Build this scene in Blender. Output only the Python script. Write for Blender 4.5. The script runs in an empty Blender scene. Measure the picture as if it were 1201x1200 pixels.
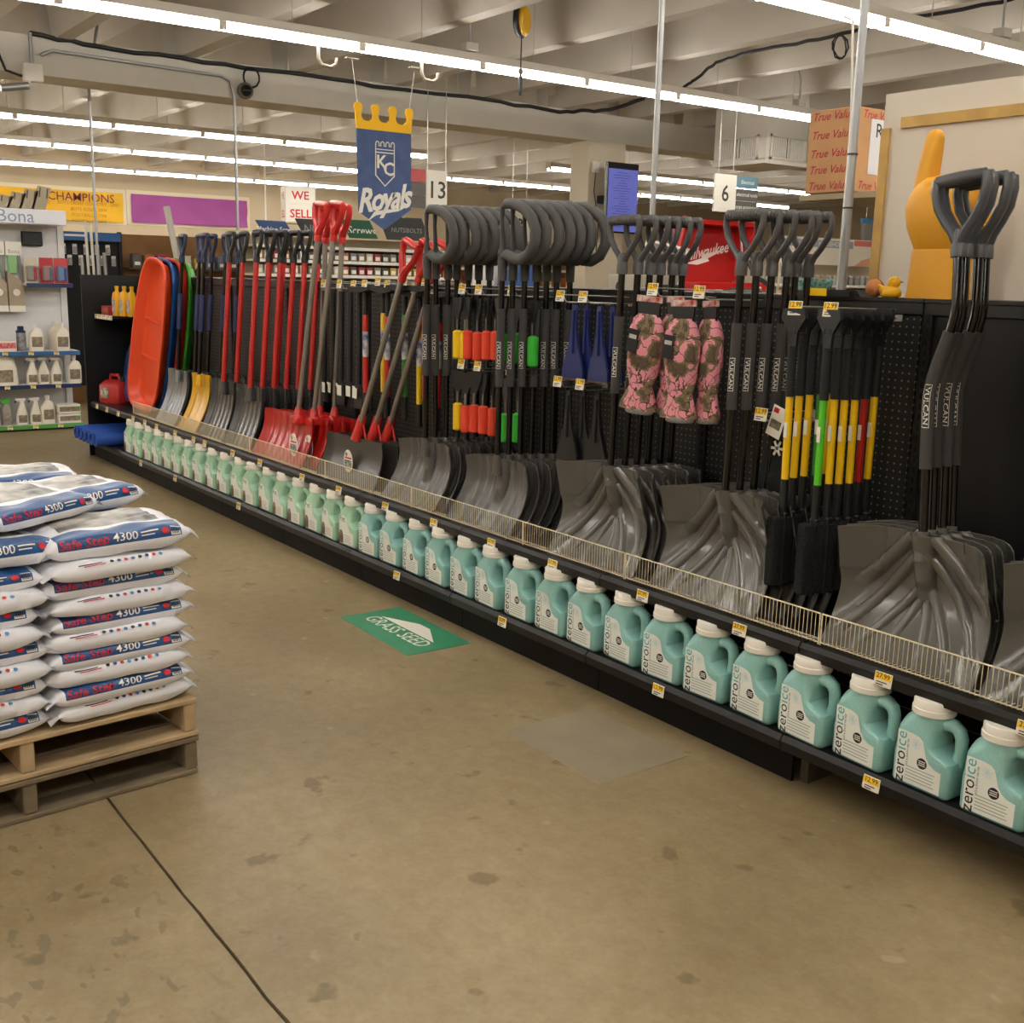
import bpy, bmesh, math, random
from math import sin, cos, pi, radians, sqrt
from mathutils import Vector, Matrix
random.seed(7)
S = bpy.context.scene
COL = S.collection

# ---------------------------------------------------------------- camera
CAM_H = 1.58
YAW, PITCH, ROLL, FPX = radians(36.2687), radians(11.6908), radians(1.2878), 1306.63
def _axes():
    F = Vector((-cos(YAW), sin(YAW), 0)); r = Vector((sin(YAW), cos(YAW), 0)); u = Vector((0, 0, 1))
    fw = F*cos(PITCH) - u*sin(PITCH); up = u*cos(PITCH) + F*sin(PITCH)
    return r*cos(ROLL) + up*sin(ROLL), up*cos(ROLL) - r*sin(ROLL), fw
_r, _u, _f = _axes()
cam = bpy.data.cameras.new('camera'); cam.sensor_width = 36; cam.lens = FPX/1201*36
cam.clip_start = .05; cam.clip_end = 200
co = bpy.data.objects.new('camera', cam); COL.objects.link(co)
co.matrix_world = Matrix(((_r.x, _u.x, -_f.x, 0), (_r.y, _u.y, -_f.y, 0), (_r.z, _u.z, -_f.z, CAM_H), (0, 0, 0, 1)))
S.camera = co

# ---------------------------------------------------------------- light and exposure (the lamps are the ceiling tubes below)
W = bpy.data.worlds.new('world'); S.world = W; W.use_nodes = True
W.node_tree.nodes['Background'].inputs[0].default_value = (1, .93, .84, 1)
W.node_tree.nodes['Background'].inputs[1].default_value = .02
TUBE_STRENGTH = 30.0
TUBE_COLOR = (1, .975, .93)
S.view_settings.view_transform = 'Standard'; S.view_settings.look = 'None'
S.view_settings.exposure = 0.08; S.view_settings.gamma = 1; S.view_settings.use_curve_mapping = False

# ---------------------------------------------------------------- materials
MATS = {}
def lin(c):
    if isinstance(c, str):
        c = tuple(int(c[i:i+2], 16)/255 for i in (0, 2, 4))
    return tuple(v/12.92 if v <= .04045 else ((v+.055)/1.055)**2.4 for v in c[:3]) + (1,)
def mat(name, c, rough=.5, metal=0, var=0, vs=8, bump=0, bs=60, emit=0, trans=0, spec=.5, c2=None, coat=0):
    if name in MATS: return MATS[name]
    m = bpy.data.materials.new(name); m.use_nodes = True; MATS[name] = m
    nt = m.node_tree; b = nt.nodes['Principled BSDF']; L = nt.links.new
    b.inputs['Base Color'].default_value = lin(c); b.inputs['Roughness'].default_value = rough
    b.inputs['Metallic'].default_value = metal; b.inputs['Specular IOR Level'].default_value = spec
    if coat: b.inputs['Coat Weight'].default_value = coat; b.inputs['Coat Roughness'].default_value = .15
    if trans: b.inputs['Transmission Weight'].default_value = trans
    if emit: b.inputs['Emission Color'].default_value = lin(c); b.inputs['Emission Strength'].default_value = emit
    if var or bump or c2:
        tc = nt.nodes.new('ShaderNodeTexCoord')
    if var or c2:
        n = nt.nodes.new('ShaderNodeTexNoise'); n.inputs['Scale'].default_value = vs; n.inputs['Detail'].default_value = 4
        L(tc.outputs['Object'], n.inputs['Vector'])
        r = nt.nodes.new('ShaderNodeValToRGB'); L(n.outputs['Fac'], r.inputs['Fac'])
        a = lin(c)
        if c2: r.color_ramp.elements[0].color = a; r.color_ramp.elements[1].color = lin(c2)
        else:
            r.color_ramp.elements[0].color = tuple(v*(1-var) for v in a[:3])+(1,); r.color_ramp.elements[1].color = tuple(min(1, v*(1+var)) for v in a[:3])+(1,)
        r.color_ramp.elements[0].position = .35; r.color_ramp.elements[1].position = .65
        L(r.outputs['Color'], b.inputs['Base Color'])
    if bump:
        n2 = nt.nodes.new('ShaderNodeTexNoise'); n2.inputs['Scale'].default_value = bs; n2.inputs['Detail'].default_value = 3
        L(tc.outputs['Object'], n2.inputs['Vector'])
        bn = nt.nodes.new('ShaderNodeBump'); bn.inputs['Strength'].default_value = bump; bn.inputs['Distance'].default_value = .01
        L(n2.outputs['Fac'], bn.inputs['Height']); L(bn.outputs['Normal'], b.inputs['Normal'])
    return m

# ---------------------------------------------------------------- mesh builder
class B:
    def __init__(s): s.v = []; s.f = []; s.m = []
    def add(s, vs, fs, m=0, M=None):
        o = len(s.v)
        s.v += [tuple(M @ Vector(p)) for p in vs] if M else [tuple(p) for p in vs]
        s.f += [tuple(i+o for i in f) for f in fs]; s.m += [m]*len(fs); return s
    def box(s, a, b, m=0, M=None):
        x0, y0, z0 = a; x1, y1, z1 = b
        return s.add([(x0,y0,z0),(x1,y0,z0),(x1,y1,z0),(x0,y1,z0),(x0,y0,z1),(x1,y0,z1),(x1,y1,z1),(x0,y1,z1)],
              [(3,2,1,0),(4,5,6,7),(0,1,5,4),(1,2,6,5),(2,3,7,6),(3,0,4,7)], m, M)
    def rbox(s, a, b, r=.01, m=0, M=None, seg=1):
        bm = bmesh.new(); bmesh.ops.create_cube(bm, size=1)
        d = Vector(b)-Vector(a); c = (Vector(a)+Vector(b))/2
        for v in bm.verts: v.co = Vector((v.co.x*d.x, v.co.y*d.y, v.co.z*d.z)) + c
        bmesh.ops.bevel(bm, geom=list(bm.edges), offset=min(r, min(abs(d.x), abs(d.y), abs(d.z))*.49), segments=seg, profile=.5, affect='EDGES')
        bm.verts.index_update()
        s.add([tuple(v.co) for v in bm.verts], [tuple(v.index for v in f.verts) for f in bm.faces], m, M); bm.free(); return s
    def tube(s, pts, r, n=8, closed=False, m=0, M=None, flat=None, caps=True):
        P = [Vector(p) for p in pts]; k = len(P)
        R = r if isinstance(r, (list, tuple)) else [r]*k
        prev = None; rings = []
        for i in range(k):
            if closed: t = P[(i+1) % k] - P[i-1]
            else: t = P[min(i+1, k-1)] - P[max(i-1, 0)]
            t.normalize()
            if prev is None:
                up = Vector((0, 0, 1)) if abs(t.z) < .9 else Vector((0, 1, 0))
                nrm = (up - t*up.dot(t)).normalized()
            else:
                nrm = (prev - t*prev.dot(t)).normalized()
            prev = nrm; bn = t.cross(nrm)
            fl = flat or 1
            rings.append([tuple(P[i] + nrm*cos(2*pi*j/n)*R[i] + bn*sin(2*pi*j/n)*R[i]*fl) for j in range(n)])
        vs = [p for g in rings for p in g]; fs = []
        for i in range(k if closed else k-1):
            a = i*n; b = ((i+1) % k)*n
            for j in range(n): fs.append((a+j, b+j, b+(j+1) % n, a+(j+1) % n)[::-1])
        if not closed and caps:
            fs.append(tuple(range(n))); fs.append(tuple(range((k-1)*n, k*n))[::-1])
        return s.add(vs, fs, m, M)
    def lathe(s, prof, n=16, m=0, M=None, sx=1, sy=1):
        vs = []; fs = []
        for r, z in prof: vs += [(cos(2*pi*j/n)*r*sx, sin(2*pi*j/n)*r*sy, z) for j in range(n)]
        for i in range(len(prof)-1):
            for j in range(n): fs.append((i*n+j, i*n+(j+1) % n, (i+1)*n+(j+1) % n, (i+1)*n+j))
        fs.append(tuple(range(n))[::-1]); fs.append(tuple(range((len(prof)-1)*n, len(prof)*n)))
        return s.add(vs, fs, m, M)
    def loft(s, rings, m=0, M=None, caps=True):
        n = len(rings[0]); vs = [p for g in rings for p in g]; fs = []
        for i in range(len(rings)-1):
            for j in range(n): fs.append((i*n+j, i*n+(j+1) % n, (i+1)*n+(j+1) % n, (i+1)*n+j))
        if caps: fs.append(tuple(range(n))[::-1]); fs.append(tuple(range((len(rings)-1)*n, len(rings)*n)))
        return s.add(vs, fs, m, M)
    def prism(s, poly, d0, d1, plane='xz', m=0, M=None):
        # polygon (a, b) extruded along the remaining axis from d0 to d1
        def q(a, b, d): return {'xz': (a, d, b), 'yz': (d, a, b), 'xy': (a, b, d)}[plane]
        n = len(poly); vs = [q(a, b, d0) for a, b in poly] + [q(a, b, d1) for a, b in poly]
        fs = [tuple(range(n)), tuple(range(n, 2*n))[::-1]] + [(i, n+i, n+(i+1) % n, (i+1) % n) for i in range(n)]
        return s.add(vs, fs, m, M)
    def surf(s, fn, nu, nv, t=0, m=0, M=None):
        # fn(u, v) -> point, u in -1..1, v in 0..1; t = thickness pushed along the normal (second skin)
        P = [[Vector(fn(-1+2*i/nu, j/nv)) for i in range(nu+1)] for j in range(nv+1)]
        N = nu+1; vs = [p for row in P for p in row]; fs = []
        for j in range(nv):
            for i in range(nu): fs.append((j*N+i, j*N+i+1, (j+1)*N+i+1, (j+1)*N+i))
        if t:
            o = len(vs); back = []
            for j in range(nv+1):
                for i in range(nu+1):
                    a = P[j][min(i+1, nu)]-P[j][max(i-1, 0)]; b = P[min(j+1, nv)][i]-P[max(j-1, 0)][i]
                    n = a.cross(b); n = n.normalized() if n.length > 0 else Vector((0, 1, 0))
                    back.append(P[j][i]-n*t)
            vs += back
            fs += [tuple(o+k for k in f[::-1]) for f in fs]
            rim = [i for i in range(N)] + [j*N+nu for j in range(1, nv+1)] + [nv*N+i for i in range(nu-1, -1, -1)] + [j*N for j in range(nv-1, 0, -1)]
            for a, b in zip(rim, rim[1:]+rim[:1]): fs.append((b, a, o+a, o+b))
        return s.add([tuple(p) for p in vs], fs, m, M)
    def mesh(s, name, mats, smooth=None):
        me = bpy.data.meshes.new(name); me.from_pydata(s.v, [], s.f)
        for x in (mats if isinstance(mats, (list, tuple)) else [mats]): me.materials.append(x)
        if len(me.materials) > 1: me.polygons.foreach_set('material_index', s.m)
        if smooth is not None:
            me.polygons.foreach_set('use_smooth', [True]*len(me.polygons))
            me.set_sharp_from_angle(angle=radians(smooth))
        me.update(); return me

def link(name, me, parent=None, loc=None, rot=None):
    o = bpy.data.objects.new(name, me); COL.objects.link(o)
    if parent: o.parent = parent
    if loc: o.location = loc
    if rot: o.rotation_euler = rot
    return o
def obj(name, b, mats, parent=None, smooth=None, loc=None, rot=None):
    return link(name, b.mesh(name, mats, smooth), parent, loc, rot)
def tag(o, label, cat, group=None, kind=None):
    o['label'] = label; o['category'] = cat
    if group: o['group'] = group
    if kind: o['kind'] = kind
    return o
def thing(name, label, cat, loc=(0, 0, 0), rot=None, group=None):
    return tag(link(name, None, None, loc, rot), label, cat, group)
def struct(o, label=None):
    o['kind'] = 'structure'
    if label: o['label'] = label; o['category'] = o.name.split('_')[0]
    return o
def dup(root, loc, rot=None, label=None, group=None):
    r = root.copy(); COL.objects.link(r); r.location = loc
    if rot: r.rotation_euler = rot
    if label: r['label'] = label
    if group: r['group'] = group
    for ch in KIDS(root):
        c = ch.copy(); COL.objects.link(c); c.parent = r
        for g in KIDS(ch):
            d = g.copy(); COL.objects.link(d); d.parent = c
    return r
_kids = {}
def KIDS(o):
    if o.name not in _kids: _kids[o.name] = list(o.children)
    return _kids[o.name]
ORD = ['first', 'second', 'third', 'fourth', 'fifth', 'sixth', 'seventh', 'eighth', 'ninth', 'tenth', 'eleventh', 'twelfth',
       'thirteenth', 'fourteenth', 'fifteenth', 'sixteenth', 'seventeenth', 'eighteenth', 'nineteenth', 'twentieth']
ORD += ['twenty-'+o for o in ORD[:9]]
_txt = {}
def text(s, size=1, bold=0, shear=0, space=1):
    """flat lettering: vertices in the xy plane, centred, and faces"""
    k = (s, bold, shear, space)
    if k not in _txt:
        c = bpy.data.curves.new('txt', 'FONT'); c.body = s; c.size = 1; c.offset = bold; c.shear = shear; c.space_character = space
        c.resolution_u = 2; c.align_x = 'CENTER'; c.align_y = 'CENTER'; c.fill_mode = 'FRONT'
        o = bpy.data.objects.new('txt', c)
        me = o.to_mesh()
        _txt[k] = ([tuple(v.co) for v in me.vertices], [tuple(p.vertices) for p in me.polygons])
        o.to_mesh_clear(); bpy.data.objects.remove(o); bpy.data.curves.remove(c)
    v, f = _txt[k]
    return [(x*size, y*size, 0) for x, y, z in v], f
def put_text(b, s, size, M, m=0, **kw):
    v, f = text(s, size, **kw); b.add(v, f, m, M); return b
def TM(loc, rx=0, ry=0, rz=0):
    return Matrix.Translation(loc) @ Matrix.Rotation(rz, 4, 'Z') @ Matrix.Rotation(ry, 4, 'Y') @ Matrix.Rotation(rx, 4, 'X')
# lettering standing upright: facing -y (towards the aisle) or +x
FACE_MY = lambda loc, rz=0: TM(loc, rx=pi/2, rz=rz)
FACE_PX = lambda loc: TM(loc, rx=pi/2, rz=pi/2)

# common materials
BLACK = mat('black_enamel', '121110', .42, bump=.02, bs=300, spec=.35)
BLACKG = mat('black_gloss', '0d0d0e', .22)
BLACKM = mat('black_matte', '151515', .7)
WHITE = mat('white_paint', 'e9e4d8', .6)
STEEL = mat('zinc_wire', 'b9b5ab', .35, .7)
CHROME = mat('galvanised', 'a5a5a4', .42, .8)
TAGY = mat('tag_yellow', 'f5c518', .6); TAGW = mat('tag_white', 'efe9da', .6); INK = mat('ink_black', '17171a', .6)
REDI = mat('ink_red', 'c8242c', .6)

# ---------------------------------------------------------------- the building
Z_RIB, Z_SLAB, Z_BEAM, X_WALL = 3.75, 4.35, 3.40, -24.0
def floor_material():
    m = bpy.data.materials.new('concrete_floor'); m.use_nodes = True; nt = m.node_tree; L = nt.links.new
    b = nt.nodes['Principled BSDF']; N = nt.nodes.new
    g = N('ShaderNodeNewGeometry')
    def noise(scale, det=5, rough=.6):
        n = N('ShaderNodeTexNoise'); n.inputs['Scale'].default_value = scale; n.inputs['Detail'].default_value = det
        n.inputs['Roughness'].default_value = rough; L(g.outputs['Position'], n.inputs['Vector']); return n.outputs['Fac']
    def ramp(fac, stops):
        r = N('ShaderNodeValToRGB'); L(fac, r.inputs['Fac'])
        while len(r.color_ramp.elements) < len(stops): r.color_ramp.elements.new(.5)
        for e, (p, c) in zip(r.color_ramp.elements, stops): e.position = p; e.color = c
        return r.outputs['Color']
    def mix(f, a, c, mode='MIX'):
        x = N('ShaderNodeMix'); x.data_type = 'RGBA'; x.blend_type = mode
        if isinstance(f, float): x.inputs[0].default_value = f
        else: L(f, x.inputs[0])
        L(a, x.inputs[6])
        if isinstance(c, tuple): x.inputs[7].default_value = c
        else: L(c, x.inputs[7])
        return x.outputs[2]
    base = ramp(noise(1.1, 6), [(.3, lin('8f7f61')), (.5, lin('9d8c6b')), (.72, lin('aa9877'))])
    fine = ramp(noise(55, 4), [(.35, (.93, .93, .93, 1)), (.65, (1.04, 1.04, 1.04, 1))])
    c = mix(1.0, base, fine, 'MULTIPLY')
    st = ramp(noise(3.3, 3, .55), [(.60, (0, 0, 0, 1)), (.68, (1, 1, 1, 1))])
    c = mix(.55, c, ramp(noise(6.5, 3, .5), [(.65, (1, 1, 1, 1)), (.70, lin('a0967f'))]), 'MULTIPLY')
    c = mix(.5, c, ramp(noise(15, 4, .6), [(.35, lin('dcd4c2')), (.65, (1, 1, 1, 1))]), 'MULTIPLY')
    c = mix(ramp(noise(9, 2, .4), [(.73, (0, 0, 0, 1)), (.76, (.35, .35, .35, 1))]), c, lin('c4b596'))
    c = mix(.45, c, ramp(noise(.55, 3, .5), [(.35, lin('c8bca6')), (.65, (1, 1, 1, 1))]), 'MULTIPLY')
    # a patch of wet drips in front of the pallet
    mp = N('ShaderNodeMapping'); mp.vector_type = 'TEXTURE'; mp.inputs['Location'].default_value = (-2.55, .42, 0); mp.inputs['Scale'].default_value = (.95, .50, 1)
    L(g.outputs['Position'], mp.inputs['Vector'])
    gr = N('ShaderNodeTexGradient'); gr.gradient_type = 'SPHERICAL'; L(mp.outputs['Vector'], gr.inputs['Vector'])
    mp2 = N('ShaderNodeMapping'); mp2.inputs['Scale'].default_value = (11, 20, 1); L(g.outputs['Position'], mp2.inputs['Vector'])
    dr = N('ShaderNodeTexNoise'); dr.inputs['Scale'].default_value = 1.0; dr.inputs['Detail'].default_value = 2; L(mp2.outputs['Vector'], dr.inputs['Vector'])
    mm = N('ShaderNodeMath'); mm.operation = 'MULTIPLY'; L(ramp(dr.outputs['Fac'], [(.60, (0, 0, 0, 1)), (.64, (1, 1, 1, 1))]), mm.inputs[0])
    L(ramp(gr.outputs['Fac'], [(0, (0, 0, 0, 1)), (.3, (1, 1, 1, 1))]), mm.inputs[1])
    m2 = N('ShaderNodeMath'); m2.operation = 'MULTIPLY'; L(mm.outputs[0], m2.inputs[0]); m2.inputs[1].default_value = .5
    c = mix(m2.outputs[0], c, lin('5f543f'))
    L(c, b.inputs['Base Color'])
    rr = ramp(noise(2.2, 4), [(.3, (.36, .36, .36, 1)), (.7, (.52, .52, .52, 1))]); L(rr, b.inputs['Roughness'])
    bn = N('ShaderNodeBump'); bn.inputs['Strength'].default_value = .06; bn.inputs['Distance'].default_value = .004
    L(noise(120, 3), bn.inputs['Height']); L(bn.outputs['Normal'], b.inputs['Normal'])
    b.inputs['Specular IOR Level'].default_value = .35
    return m
FLOOR = floor_material(); MATS['concrete_floor'] = FLOOR
XA, XB, YA, YB_ = -24.2, 6.5, -7.0, 26.0
b = B(); b.box((XA, YA, -.25), (XB, YB_, -.012))
fl = struct(obj('floor', b, mat('joint_filler', '4a4232', .9)), 'tan polished concrete floor with a sawn joint')
def slab(y0, y1, j0, j1):
    # concrete bay whose sawn edges wander slightly
    xs = [XA+(XB-XA)*i/300 for i in range(301)]; rnd = random.Random(5)
    e0 = [y0+(rnd.uniform(-.004, .004) if j0 else 0) for _ in xs]; e1 = [y1+(rnd.uniform(-.003, .003) if j1 else 0) for _ in xs]
    vs = [(x, y, 0) for x, y in zip(xs, e0)]+[(x, y, 0) for x, y in zip(xs, e1)]+[(x, y, -.012) for x, y in zip(xs, e0)]+[(x, y, -.012) for x, y in zip(xs, e1)]
    n = len(xs); fs = []
    for i in range(n-1): fs += [(i, i+1, n+i+1, n+i), (2*n+i, 2*n+i+1, i+1, i), (n+i, n+i+1, 3*n+i+1, 3*n+i)]
    q = B(); q.add(vs, fs); obj('concrete_slab', q, FLOOR, fl)
obj('concrete_patch', B().rbox((-3.03, 2.215, -.01), (-2.51, 2.615, .0012), .001), mat('patch_concrete', '8d8069', .5, var=.08, vs=6), fl)
slab(YA, .8835, 0, 1); slab(.8925, 5.9, 1, 1); slab(5.908, YB_, 1, 0)
WALLM = mat('wall_tan', 'c3b193', .75, var=.04, vs=1.5)
CEILM = mat('ceiling_paint', 'cbc4b8', .8, var=.05, vs=1.2, bump=.05, bs=40)
struct(obj('wall_back', B().box((X_WALL-.2, YA, 0), (X_WALL, YB_, Z_SLAB)), WALLM), 'plain tan back wall of the store beyond the aisles')
struct(obj('wall_far', B().box((XA, YB_, 0), (XB, YB_+.2, Z_SLAB)), WALLM))
struct(obj('wall_near', B().box((XA, YA-.2, 0), (XB, YA, Z_SLAB)), WALLM))
struct(obj('wall_front', B().box((XB, YA, 0), (XB+.2, YB_, Z_SLAB)), WALLM))
ce = struct(obj('ceiling', B().box((XA, YA, Z_SLAB), (XB, YB_, Z_SLAB+.2)), CEILM), 'painted concrete ceiling with deep parallel ribs')
RIB_Y0 = 8.10
k = 0
for i in range(-12, 15):
    y = RIB_Y0 + 1.235*i
    if not YA+.3 < y < YB_-.3: continue
    b = B()
    for xa, xb in ((XA, -12.25), (-11.85, XB)):
        pr = [(y-.075, Z_RIB), (y+.075, Z_RIB), (y+.12, Z_SLAB-.12), (y+.30, Z_SLAB), (y-.30, Z_SLAB), (y-.12, Z_SLAB-.12)]
        b.prism(pr, xa, xb, 'yz')
    o = obj('rib', b, CEILM, ce)
struct(obj('trim_1', B().box((-12.25, YA, Z_BEAM), (-11.75, YB_, Z_RIB)), mat('beam_paint', 'd8d3c8', .7, var=.04, vs=2)), 'long pale concrete beam carrying the ceiling ribs')
b = B().box((-12.1, 9.72, 0), (-11.72, 10.35, Z_BEAM))
struct(obj('trim_2', b, mat('column_paint', 'd2c6ad', .7, var=.04, vs=2)), 'square tan column standing under the ceiling beam')
# ---------------------------------------------------------------- ceiling strip lights (the room's lamps)
ZT = 3.42
TUBE = mat('lit_tube', (1, 1, 1), .5)
_b = TUBE.node_tree.nodes['Principled BSDF']
_b.inputs['Emission Color'].default_value = TUBE_COLOR+(1,); _b.inputs['Emission Strength'].default_value = TUBE_STRENGTH
HOUS = mat('fixture_white', 'ded9cf', .5)
def strip_light(lit=True):
    t = thing('strip_light', '', 'light')
    q = B().box((-.065, .0, .035), (.065, 1.19, .10)); q.prism([(-.065, .035), (-.02, .012), (.02, .012), (.065, .035)], 0, 1.19, 'xz')
    obj('housing', q, HOUS, t)
    for x in (-.048, .048):
        obj('tube', B().tube([(x, .04, 0), (x, 1.15, 0)], .0185, 8), TUBE, t, 40)
    for y in (.0, 1.16):
        q = B().prism([(-.062, -.022), (-.034, -.022), (-.03, .012), (.03, .012), (.034, -.022), (.062, -.022), (.062, .036), (-.062, .036)], y, y+.03, 'xz')
        obj('lamp_holder', q, WHITE, t)
    q = B().tube([(0, .6, .10), (0, .6, Z_SLAB-ZT)], .004, 5)
    obj('hanger_rod', q, STEEL, t)
    return t
sl = strip_light(); first = True
rows = [(-8.63, -8, 7, 'row above the crown banner'), (-5.32, -8, 9, 'top right row'), (-15.3, -8, 6, 'first row past the beam'),
        (-15.3, 8, 15, 'first row right of the column'), (-18.3, -8, 16, 'second row past the beam'), (-21.9, -8, 9, 'row by the back wall'),
        (-1.9, -8, 9, 'row over the near aisle'), (1.5, -8, 9, 'row behind the aisle')]
for x, k0, k1, lab in rows:
    for k in range(k0, k1):
        lb = 'strip light, %s from the left, in the %s' % (ORD[k-k0], lab)
        loc = (x, 2.29+1.19*k, ZT)
        if first: sl.location = loc; sl['label'] = lb; sl['group'] = 'ceiling strip lights'; first = False
        else: dup(sl, loc, None, lb, 'ceiling strip lights')

# ---------------------------------------------------------------- black shelving run
YF, YBK, SW, X0 = 2.755, 3.25, .972, -2.18       # front, back panel, section width, seam beside the brushes
ZD, ZS, ZTOP = .172, .475, 1.553                 # base deck, upper shelf, top
def pegboard_material():
    m = bpy.data.materials.new('pegboard'); m.use_nodes = True; nt = m.node_tree; L = nt.links.new; N = nt.nodes.new
    b = nt.nodes['Principled BSDF']; g = N('ShaderNodeNewGeometry'); s = N('ShaderNodeSeparateXYZ'); L(g.outputs['Position'], s.inputs[0])
    def ma(op, a, c=None):
        x = N('ShaderNodeMath'); x.operation = op
        for i, v in enumerate((a, c)):
            if v is None: continue
            if isinstance(v, (int, float)): x.inputs[i].default_value = v
            else: L(v, x.inputs[i])
        return x.outputs[0]
    def cell(o):
        f = ma('FRACT', ma('DIVIDE', o, .0254)); d = ma('SUBTRACT', f, .5); return ma('MULTIPLY', d, d)
    d = ma('SQRT', ma('ADD', cell(s.outputs['X']), cell(s.outputs['Z'])))
    h = ma('LESS_THAN', d, .13)
    x = N('ShaderNodeMix'); x.data_type = 'RGBA'; L(h, x.inputs[0]); x.inputs[6].default_value = lin('0f0e0d'); x.inputs[7].default_value = lin('7d7668')
    L(x.outputs[2], b.inputs['Base Color']); b.inputs['Roughness'].default_value = .5
    return m
PEG = pegboard_material(); MATS['pegboard'] = PEG
SHELFB = mat('shelf_black', '171614', .36, bump=.02, bs=200)
CHAN = mat('channel_black', '1c1a18', .4, spec=.3)
KICK = mat('kick_black', '0e0d0c', .6, var=.2, vs=3, spec=.2)
def price_tag(parent, x, y, z, w=.058, h=.042, rz=0, txt='12.99'):
    q = B(); M = TM((x, y, z), rx=radians(-8), rz=rz)
    q.rbox((-w/2, -.002, -h/2), (w/2, .002, h/2), .0012, 0, M)
    q.box((-w/2+.002, -.0028, -.001), (w/2-.002, -.0022, h/2-.002), 1, M)
    for i, (a, c) in enumerate(((-.7, .5), (-.7, .1))):
        q.box((a*w/2, -.0028, -.010-.007*i), (c*w/2, -.0023, -.007-.007*i), 2, M)
    put_text(q, txt, h*.5, M @ FACE_MY((0, -.0031, h*.24)), 2, bold=.01)
    return obj('price_tag', q, [TAGW, TAGY, INK], parent)
sec_lab = ['black shelving section with plain back panel behind the nearest shovels', 'black pegboard shelving section with brushes and a grey scoop shovel stack',
  'black pegboard shelving section holding pink camouflage gloves', 'black pegboard shelving section behind the first loop-handle shovels', 'black pegboard shelving section with orange and yellow scrapers',
  'black pegboard shelving section behind the shovels with red grips', 'black pegboard shelving section behind the red-shaft shovels', 'black pegboard shelving section behind the navy shovels', 'black shelving end section with oil bottles and red fuel can']
for k in range(-1, 8):
    xr = X0 - SW*k; xl = xr-SW; g = .002
    t = thing('shelving_section', sec_lab[k+1], 'shelving', ((xl+xr)/2, (YF+YBK)/2, 0), group='black shelving run')
    c = Vector(t.location)
    def part(name, bb, m, sm=None, par=t):
        o = obj(name, bb, m, par, sm); o.matrix_parent_inverse = Matrix.Translation(-c); return o
    if k >= 0: part('kick_plate', B().box((xl+g, YF, .0), (xr-g, YF+.012, .125)), KICK)
    else: part('base_bracket', B().box((xl+.01, YF+.03, .0), (xl+.04, YBK, .13)), mat('bracket_grey', '4a4338', .5))
    part('base_shelf', B().rbox((xl+g, 2.70, ZD-.03), (xr-g, YBK, ZD), .004), SHELFB)
    q = B().prism([(2.688, ZD-.045), (2.70, ZD-.05), (2.70, ZD+.004), (2.694, ZD+.006), (2.682, ZD-.012)], xl+g, xr-g, 'yz')
    part('price_channel', q, CHAN)
    part('upper_shelf', B().rbox((xl+g, YF, ZS-.022), (xr-g, YBK, ZS), .003), SHELFB)
    q = B().prism([(YF-.012, ZS-.045), (YF, ZS-.05), (YF, ZS+.002), (YF-.004, ZS+.003), (YF-.016, ZS-.012)], xl+g, xr-g, 'yz')
    part('price_channel', q, CHAN)
    q = B()
    for zz in (.25, .33): q.box((xl+.02, YF+.06, zz), (xl+.04, YF+.07, zz+.01))
    part('back_panel' if k == -1 else 'pegboard', B().box((xl+.017, YBK, ZD), (xr-.017, YBK+.008, 1.50)), BLACK if k == -1 else PEG)
    q = B().box((xl+.001, YBK-.012, .02), (xl+.033, YBK+.02, 1.535))
    for i in range(36): q.box((xl+.013, YBK-.0135, .25+.035*i), (xl+.021, YBK-.0115, .27+.035*i), 1)
    part('upright', q, [SHELFB, mat('slot_dark', '050505', .9)])
    part('top_rail', B().rbox((xl+g, YBK-.015, 1.50), (xr-g, YBK+.02, ZTOP-.012), .003), SHELFB)
    part('top_ledge', B().box((xl+g, YBK-.02, ZTOP-.012), (xr-g, YBK+.36, ZTOP)), SHELFB)
    rn = random.Random(k+3)
    for f in ((.28, .74) if k < 5 else (.2, .5, .8)):
        price_tag(t, xl+SW*f+rn.uniform(-.05, .05)-c.x, YF-.018-c.y, ZS-.022, w=.06, txt='27.99')
    if k % 2 == 0 or k < 2: price_tag(t, xl+SW*.45+rn.uniform(-.1, .1)-c.x, 2.681-c.y, ZD-.022)
    elif k > 3: price_tag(t, xl+SW*.3-c.x, 2.681-c.y, ZD-.022)
    if k == 7:
        part('end_panel', B().rbox((xl-.035, 2.72, 0), (xl-.018, YBK+.30, ZTOP), .004), BLACK)
        o = part('top_shelf', B().rbox((xl+.01, 2.82, 1.20), (xl+.48, YBK, 1.222), .003), SHELFB)
        part('shelf_lip', B().box((xl+.01, 2.812, 1.188), (xl+.48, 2.82, 1.226)), mat('lip_white', 'cfc8ba', .5), par=t)
        for i in range(4): price_tag(t, xl+.08+.11*i-c.x, 2.81-c.y, 1.207, w=.045, h=.034)

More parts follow.
